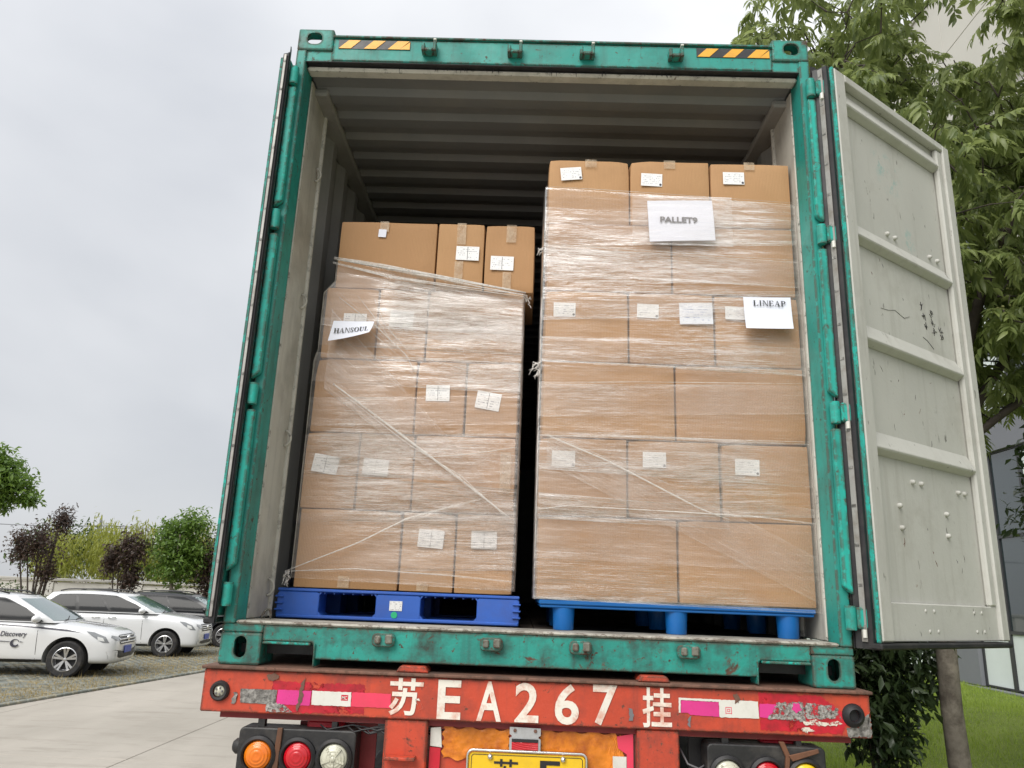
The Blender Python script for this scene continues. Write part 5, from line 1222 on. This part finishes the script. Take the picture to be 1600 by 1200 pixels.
# ================================================================ TREES
def leaflet_rows(L, Wd, droop, nseg=3, fold=.35):
    """lanceolate leaflet along +x, folded on its midrib; returns verts, quads"""
    V = []; ts = np.linspace(0, 1, nseg+1); wd = [.12, .95, .75, .04] if nseg == 3 else list(np.sin(np.pi*np.clip(ts*.92+.06, 0, 1)))
    for t, w in zip(ts, wd):
        x = L*t; z = -droop*L*t*t; V += [(x, -Wd/2*w, z+fold*Wd/2*w), (x, 0, z), (x, Wd/2*w, z+fold*Wd/2*w)]
    F = [(i*3+k, i*3+k+1, i*3+k+4, i*3+k+3) for i in range(nseg) for k in range(2)]
    return np.array(V), np.array(F)
def frond(seed, n=6, L=.28):
    r = np.random.default_rng(seed); V = []; F = []; T = []; o = 0
    def axis(t): return np.array([L*t*(1-.16*t), .03*L*np.sin(3*t+seed), -.55*L*t*t])
    for i in range(n*2+ (seed % 2)):
        t = .16+.80*(i//2+ (i % 2)*.35)/n; s = 1 if i % 2 else -1
        ll = r.uniform(.105, .165)*(1-.25*abs(t-.55)); v, f = leaflet_rows(ll, ll*.37, r.uniform(.25, .8))
        yaw = s*r.uniform(.75, 1.15)*(1-.4*t); pit = r.uniform(.15, .75); rol = s*r.uniform(-.2, .5)
        M_ = Matrix.Rotation(yaw, 3, 'Z') @ Matrix.Rotation(pit, 3, 'Y') @ Matrix.Rotation(rol, 3, 'X')
        v = v @ np.array(M_).T + axis(min(t, 1)); V.append(v); F.append(f+o); o += len(v); T.append(np.full(len(v), r.random()))
    for k in range(4):     # rachis
        a, b = axis(k/4), axis((k+1)/4); w = np.array([0, .0016, 0]); V.append(np.array([a-w, a+w, b+w, b-w])); F.append(np.array([[0, 1, 2, 3]])+o); o += 4; T.append(np.full(4, .9))
    return np.concatenate(V), np.concatenate(F), np.concatenate(T)
def path_curve(a, b, bend, n=6):
    a, b = Vector(a), Vector(b); return [a.lerp(b, i/n)+Vector(bend)*math.sin(math.pi*i/n) for i in range(n+1)]
def soapberry():
    base = Vector((3.17, 3.02, 0)); r = random.Random(21)
    root = empty('soapberry_tree', (base.x, base.y, .1)); tag(root, 'large broadleaf tree with feathery leaves and round green fruit behind the open door', 'tree')
    loc = lambda p: Vector(p)-Vector((base.x, base.y, .1))
    trunk = [(base.x+.02, base.y, .0), (base.x+.0, base.y, .5), (base.x-.03, base.y, 1.2), (base.x-.03, base.y-.02, 1.9), (base.x+.02, base.y-.05, 2.5), (base.x+.06, base.y-.05, 3.0)]
    MB().tube([loc(p) for p in trunk], [.098, .080, .074, .070, .068, .072], 16).build('trunk', 'bark', root, smooth=True)
    fork = Vector(trunk[-1]); limbs = []
    ends = [((2.2, 3.2, 5.6), .035), ((2.7, 2.9, 6.6), .045), ((4.35, 2.2, 5.9), .05), ((4.9, 3.4, 4.9), .04), ((3.6, 4.5, 5.6), .05), ((2.7, 4.3, 4.9), .03), ((4.4, 2.3, 3.6), .03), ((5.3, 4.2, 4.0), .035)]
    nodes = []
    for (e, w) in ends:
        pth = path_curve(fork, e, (r.uniform(-.15, .15), r.uniform(-.15, .15), .25), 8); limbs.append(pth)
        MB().tube([loc(p) for p in pth], [w*(1.15-.75*i/8) for i in range(9)], 8).build('branch', 'bark_dark', root, smooth=True); nodes += pth[2:]
    # twig ends
    tips = []
    while len(tips) < 1200:
        u = Vector((r.gauss(0, 1), r.gauss(0, 1), r.gauss(0, 1))).normalized()*(r.random()**.42)
        p = Vector((3.55+u.x*2.35, 3.2+u.y*1.75, 5.5+u.z*2.6))
        if p.y < .45 or p.x < 1.85 or p.z < 3.5 or (p.z < 5.0 and p.x < 1.9+.25*math.sin(p.z*3)) : continue
        if p.z < 3.4 and p.x < 3.3: continue
        if p.z > 5.3 and p.x < 3.1 and r.random() < .15: continue
        if math.sin(p.x*2.6+p.y*1.2)+math.sin(p.z*2.4+p.x)+r.uniform(-1.2, 1.2) < -.75: continue
        hd = Vector((.537, .845, .737)).normalized(); hv = p-CAMLOC; ht = hv.dot(hd)
        if (hv-hd*ht).length < .20+.022*ht+.12*math.sin(p.x*5): continue      # the gap between the two upper limbs
        q = in_view(p, .25)
        if not q and r.random() < .75: continue
        tips.append(p)
    tw = MB(); NP = np.array([n[:] for n in nodes]); order = sorted(tips, key=lambda p: float(np.linalg.norm(NP-np.array(p[:]), axis=1).min()))
    pool = [tuple(n) for n in nodes]
    for p in order:
        A = np.array(pool); d = np.linalg.norm(A-np.array(p[:]), axis=1)+.8*np.maximum(0, A[:, 2]-p.z); nd = Vector(pool[int(d.argmin())])
        mid = nd.lerp(p, .55)+Vector((r.gauss(0, .04), r.gauss(0, .04), .04)); tw.tube([loc(nd), loc(mid), loc(p)], [.008, .005, .003], 5, False); pool += [tuple(mid), tuple(p)]
    tw.build('twigs', 'bark_dark', root, smooth=True)['kind'] = 'stuff'
    var = [frond(k, 6 if k % 2 else 5, .29+.04*(k % 3)) for k in range(10)]; meshes = []
    for v, f, t in var:
        o = np_mesh('leaf', v, f, 'soapberry_leaf', t); meshes.append(o.data); bpy.data.objects.remove(o)
    inst = []
    for p in tips:
        a0 = r.uniform(0, 6.28)
        for k in range(r.choice((3, 4, 5, 5))):
            M_ = Matrix.Translation(loc(p)+Vector((0, 0, r.uniform(-.05, .03)))) @ Matrix.Rotation(a0+k*2.4+r.uniform(-.3, .3), 4, 'Z') @ Matrix.Rotation(r.uniform(-.35, .55), 4, 'Y') @ Matrix.Rotation(r.uniform(-.5, .5), 4, 'X') @ Matrix.Scale(r.uniform(.45, .90), 4)
            w = Vector((base.x, base.y, .1))+M_.translation; q = in_view(w)
            inst.append((q[2] if q else 99, r.randrange(10), M_))
    inst.sort(key=lambda i: i[0])
    for d, k, M_ in inst[:300]:
        o = link('leaf', meshes[k], None, root); o.matrix_local = M_
    V = []; F = []; T = []; o = 0
    for d, k, M_ in inst[300:]:
        v, f, t = var[k]; A = np.array(M_); V.append(v @ A[:3, :3].T + A[:3, 3]); F.append(f+o); T.append(np.clip(t+r.uniform(-.25, .25), 0, 1)); o += len(v)
    np_mesh('crown', np.concatenate(V), np.concatenate(F), 'soapberry_leaf', np.concatenate(T), root)['kind'] = 'stuff'
    # fruit
    vis = [p for p in tips if in_view(p, 0)]; vis.sort(key=lambda p: (p-CAMLOC).length)
    for p in r.sample(vis[:420], 70):
        m = MB(); ce = loc(p)+Vector((0, 0, -.03)); T = []
        for k in range(r.randint(5, 11)):
            q = ce+Vector((r.gauss(0, .03), r.gauss(0, .03), -.01-.012*k+r.gauss(0, .012))); R_ = r.uniform(.0095, .0135)
            n0 = len(m.v); m.lathe([(.0005, -R_), (R_*.6, -R_*.8), (R_*.95, -R_*.3), (R_*.95, .3*R_), (R_*.6, .8*R_), (.0005, R_)], q, 'z', 8); T += [r.random()]*(len(m.v)-n0)
        o = m.build('fruit_cluster', 'fruit_skin', root, smooth=True, fix=False); o['kind'] = 'stuff'; at = o.data.attributes.new('tone', 'FLOAT', 'POINT'); at.data.foreach_set('value', T)
soapberry()

def leaf_cloud(root, name, mat, pts, size, seed, aspect=.45, droop=.3, hang=0., nseg=2):
    r = np.random.default_rng(seed); n = len(pts); v, f = leaflet_rows(1, aspect, droop, nseg); nv = len(v)
    yaw = r.uniform(0, 6.28, n); pit = r.normal(hang, .5, n); rol = r.normal(0, .5, n); sc = size*r.uniform(.6, 1.25, n)
    cy, sy, cp, sp_, cr_, sr = np.cos(yaw), np.sin(yaw), np.cos(pit), np.sin(pit), np.cos(rol), np.sin(rol)
    R_ = np.empty((n, 3, 3)); R_[:, 0] = np.c_[cy*cp, cy*sp_*sr-sy*cr_, cy*sp_*cr_+sy*sr]; R_[:, 1] = np.c_[sy*cp, sy*sp_*sr+cy*cr_, sy*sp_*cr_-cy*sr]; R_[:, 2] = np.c_[-sp_, cp*sr, cp*cr_]
    V = np.einsum('nij,kj->nki', R_, v)*sc[:, None, None]+np.asarray(pts)[:, None, :]
    F = (f[None]+np.arange(n)[:, None, None]*nv).reshape(-1, 4)
    o = np_mesh(name, V.reshape(-1, 3), F, mat, np.repeat(r.random(n), nv), root); o['kind'] = 'stuff'; return o
def bush(name, label, cat, loc, stems, clumps, nleaf, size, mat, seed, bark='bark_dark', aspect=.4, hang=.2, stem_r=.02, group=None, jitter=.5, twiggy=0):
    """clumps: (x, y, z, rx, ry, rz) in metres relative to the base"""
    r = random.Random(seed); g = np.random.default_rng(seed)
    root = empty(name, loc); tag(root, label, cat, group)
    for k in range(stems):
        c = clumps[k % len(clumps)]; t = 'trunk' if stems == 1 else 'stem'
        tip = Vector((c[0]+r.uniform(-.4, .4)*c[3], c[1]+r.uniform(-.4, .4)*c[4], c[2]+r.uniform(-.1, .8)*c[5]))
        p = path_curve((r.uniform(-1, 1)*stem_r*2*(stems > 1), r.uniform(-1, 1)*stem_r*2*(stems > 1), -.1), tip, (r.uniform(-.05, .05), r.uniform(-.05, .05), 0), 6)
        MB().tube(p, [stem_r*(1-.12*i) for i in range(7)], 8).build(t, bark, root, smooth=True)
    pts = []
    vol = np.array([c[3]*c[4]*c[5] for c in clumps])**.67; cnt = (vol/vol.sum()*nleaf).astype(int)
    for c, n in zip(clumps, cnt):
        d = g.normal(size=(n, 3)); d /= np.linalg.norm(d, axis=1)[:, None]; rr = g.random(n)**.45
        k = 1+jitter*.5*(np.sin(d[:, 0]*5+seed)*np.sin(d[:, 1]*4+d[:, 2]*6)+.5*np.sin(d[:, 2]*11+d[:, 0]*9))
        pts.append(np.array(c[:3])+d*np.array(c[3:])*(rr*k)[:, None])
    pts = np.concatenate(pts)
    if twiggy:
        tw = MB(); extra = []
        for k in range(twiggy):
            c = clumps[r.randrange(len(clumps))]; a = Vector(c[:3])+Vector((r.uniform(-.5, .5)*c[3], r.uniform(-.5, .5)*c[4], r.uniform(-.6, .3)*c[5]))
            b = a+Vector((r.uniform(-.35, .45)*c[3], r.uniform(-.3, .3), r.uniform(.5, 1.1)*c[5])); tw.tube([a, a.lerp(b, .5)+Vector((.03, 0, 0)), b], [.018, .012, .005], 5)
            for q in range(22):
                t = r.uniform(.3, 1.05); extra.append(a.lerp(b, t)+Vector((r.gauss(0, .07), r.gauss(0, .07), r.gauss(0, .07))))
        tw.build('twigs', bark, root)['kind'] = 'stuff'; pts = np.concatenate([pts, np.array(extra)])
    leaf_cloud(root, 'crown', mat, pts, size, seed, aspect, .3, hang)
    return root
# evergreens around the right side
bush('evergreen_shrub', 'dark green evergreen shrub beside the right end of the trailer', 'shrub', (2.72, 3.3, .1), 6, [(-.05, 0, 1.9, .42, .42, .5), (.14, .05, 1.40, .46, .40, .42), (-.10, 0, 1.15, .40, .35, .38), (-.05, 0, 2.35, .30, .30, .35), (.05, 0, .85, .28, .28, .25)], 7000, .10, 'evergreen_leaf', 3, stem_r=.015, hang=.25)
bush('evergreen_shrub', 'dark leafy shrub by the grey building at the right edge', 'shrub', (5.15, 4.5, .2), 4, [(.10, 0, 2.65, .55, .5, .5), (.35, 0, 2.1, .55, .5, .45), (.1, .1, 3.2, .35, .35, .4)], 3000, .105, 'evergreen_leaf', 4, stem_r=.022, hang=.25, twiggy=14)
bush('evergreen_shrub', 'low green shrub on the lawn at the bottom right corner', 'shrub', (5.35, 4.8, .2), 4, [(.35, 0, .95, .40, .4, .55), (.5, .1, .5, .40, .4, .4)], 1100, .11, 'hedge_leaf', 6, stem_r=.014, hang=.1)
# left background, before and beyond the wall
def gl(p, D):  # a spot on the yard given as (bearing x/y, depth)
    return p
bush('broadleaf_tree', 'bright green leafy tree at the far left above the parked cars', 'tree', (-19.0, 24.5, 0), 1, [(-.2, 0, 5.4, 1.2, 1.2, .8), (.55, 0, 5.0, .75, .7, .5), (-.6, 0, 6.0, .9, .9, .6), (1.15, 0, 4.55, .42, .4, .28), (.1, 0, 4.4, .5, .5, .35)], 4200, .20, 'camphor_leaf', 12, 'bark', .5, stem_r=.14, jitter=.8)
bush('purple_plum_tree', 'large sparse purple leaved tree at the left before the white wall', 'tree', (-16.3, 23.4, 0), 8, [(-.1, 0, 2.9, .85, .8, .85), (.45, 0, 3.7, .35, .4, .6), (-.75, 0, 2.7, .6, .6, .7), (.2, 0, 2.0, .40, .4, .5)], 1700, .115, 'plum_leaf', 13, aspect=.5, stem_r=.05, jitter=.9, twiggy=80)
bush('purple_plum_tree', 'dense dark purple tree before the wall above the people carrier', 'tree', (-13.9, 24.3, 0), 6, [(.15, 0, 2.8, .60, .6, .75), (-.45, 0, 2.4, .40, .4, .6), (.25, 0, 1.9, .40, .4, .5)], 2200, .125, 'plum_leaf', 14, aspect=.5, stem_r=.045, jitter=.9, twiggy=50)
bush('broadleaf_tree', 'rounded green tree before the wall left of the container', 'tree', (-12.45, 25.0, 0), 1, [(-.15, 0, 3.1, .85, .85, .75), (.45, 0, 3.9, .65, .65, .6), (-.35, 0, 3.7, .5, .5, .45), (.1, 0, 2.3, .95, .9, .6), (.5, 0, 2.9, .7, .7, .6)], 6800, .15, 'camphor_leaf', 15, 'bark', .5, stem_r=.10, jitter=.7)
bush('purple_plum_tree', 'narrow dark tree hugging the container edge in the background', 'tree', (-11.35, 25.5, 0), 5, [(0, 0, 2.5, .65, .65, 1.1), (.3, 0, 1.6, .6, .6, .6)], 3600, .13, 'plum_leaf', 16, aspect=.5, stem_r=.045, jitter=.8, twiggy=10)
bush('hedge_shrub', 'low dark green shrub at the wall behind the first white car', 'shrub', (-17.9, 24.2, 0), 4, [(0, 0, .95, 1.2, .6, .75), (1.3, 0, .8, .8, .5, .6)], 2600, .12, 'hedge_leaf', 17, stem_r=.02)
bush('hedge_shrub', 'small green shrub at the foot of the rounded green tree', 'shrub', (-12.2, 25.9, 0), 4, [(0, 0, .9, 1.0, .5, .8), (-1.1, 0, .9, .5, .5, .7)], 2200, .11, 'camphor_leaf', 18, stem_r=.02)
bb = []
for k in range(9):
    bb.append((-3.6+k*1.05, random.Random(k).uniform(-.6, .6), 2.5+random.Random(k+50).uniform(-.3, .7), .95, .9, 1.5))
bush('bamboo_thicket', 'yellow green bamboo thicket beyond the white boundary wall', 'thicket', (-17.5, 31.5, 0), 9, bb, 15000, .24, 'bamboo_leaf', 19, aspect=.2, hang=.9, stem_r=.03, jitter=.5)
bb = [(-7+k*2.0, 0, 3.4+random.Random(k+5).uniform(-.5, .6), 1.6, 1.2, 1.5) for k in range(8)]
o = bush('tree_belt', 'line of dull green trees on the horizon beyond the bamboo', 'trees', (-22, 44, 0), 8, bb, 9000, .30, 'hedge_leaf', 23, aspect=.5, stem_r=.08, jitter=.8)

def pylons():
    p = empty('power_pylon', (-82.3, 147.7, 0)); tag(p, 'distant steel lattice pylon rising above the bamboo', 'pylon'); H = 12.9
    m = MB()
    for sx in (-1, 1):
        for sy in (-1, 1): m.tube([(sx*1.4, sy*1.4, 0), (sx*.45, sy*.45, 8), (0, 0, H+1)], .10, 5)
    m.build('legs', 'pole_grey', p); m = MB()
    for k in range(9):
        z0, z1 = k*1.3, (k+1)*1.3; a = lambda z: 1.4-.12*z
        for sx in (-1, 1): m.tube([(sx*a(z0), -a(z0), z0), (-sx*a(z1), -a(z1), z1)], .05, 4)
    m.build('bracing', 'pole_grey', p); m = MB()
    for z, w in ((9.5, 2.0), (11, 1.5)): m.box(-w, w, -.08, .08, z, z+.15)
    m.build('cross_arms', 'pole_grey', p)
    p = empty('utility_pole', (-37.1, 67.5, 0)); tag(p, 'utility pole with cross arms and wires above the bamboo', 'utility pole')
    MB().cyl((0, 0, 0), (0, 0, 6.6), .13, .09, 8).build('post', 'pole_grey', p); m = MB()
    for z, w in ((6.3, .9), (5.7, .8)): m.box(-w, w, -.06, .06, z, z+.10)
    m.build('cross_arm', 'pole_grey', p)
    m = MB()
    for x in (-.85, -.4, .4, .85): m.cyl((x, 0, 6.4), (x, 0, 6.6), .05, n=6)
    m.build('insulators', 'pole_grey', p)
    for x in (-.85, .85):
        w = MB(); P = [(x+s*18, s*2.0, 6.6-.5*(1-(2*abs(s)-1)**2)*.6) for s in np.linspace(-1, 1, 21)]; w.tube(P, .022, 4); w.build('wire', 'ink_black', p)
pylons()
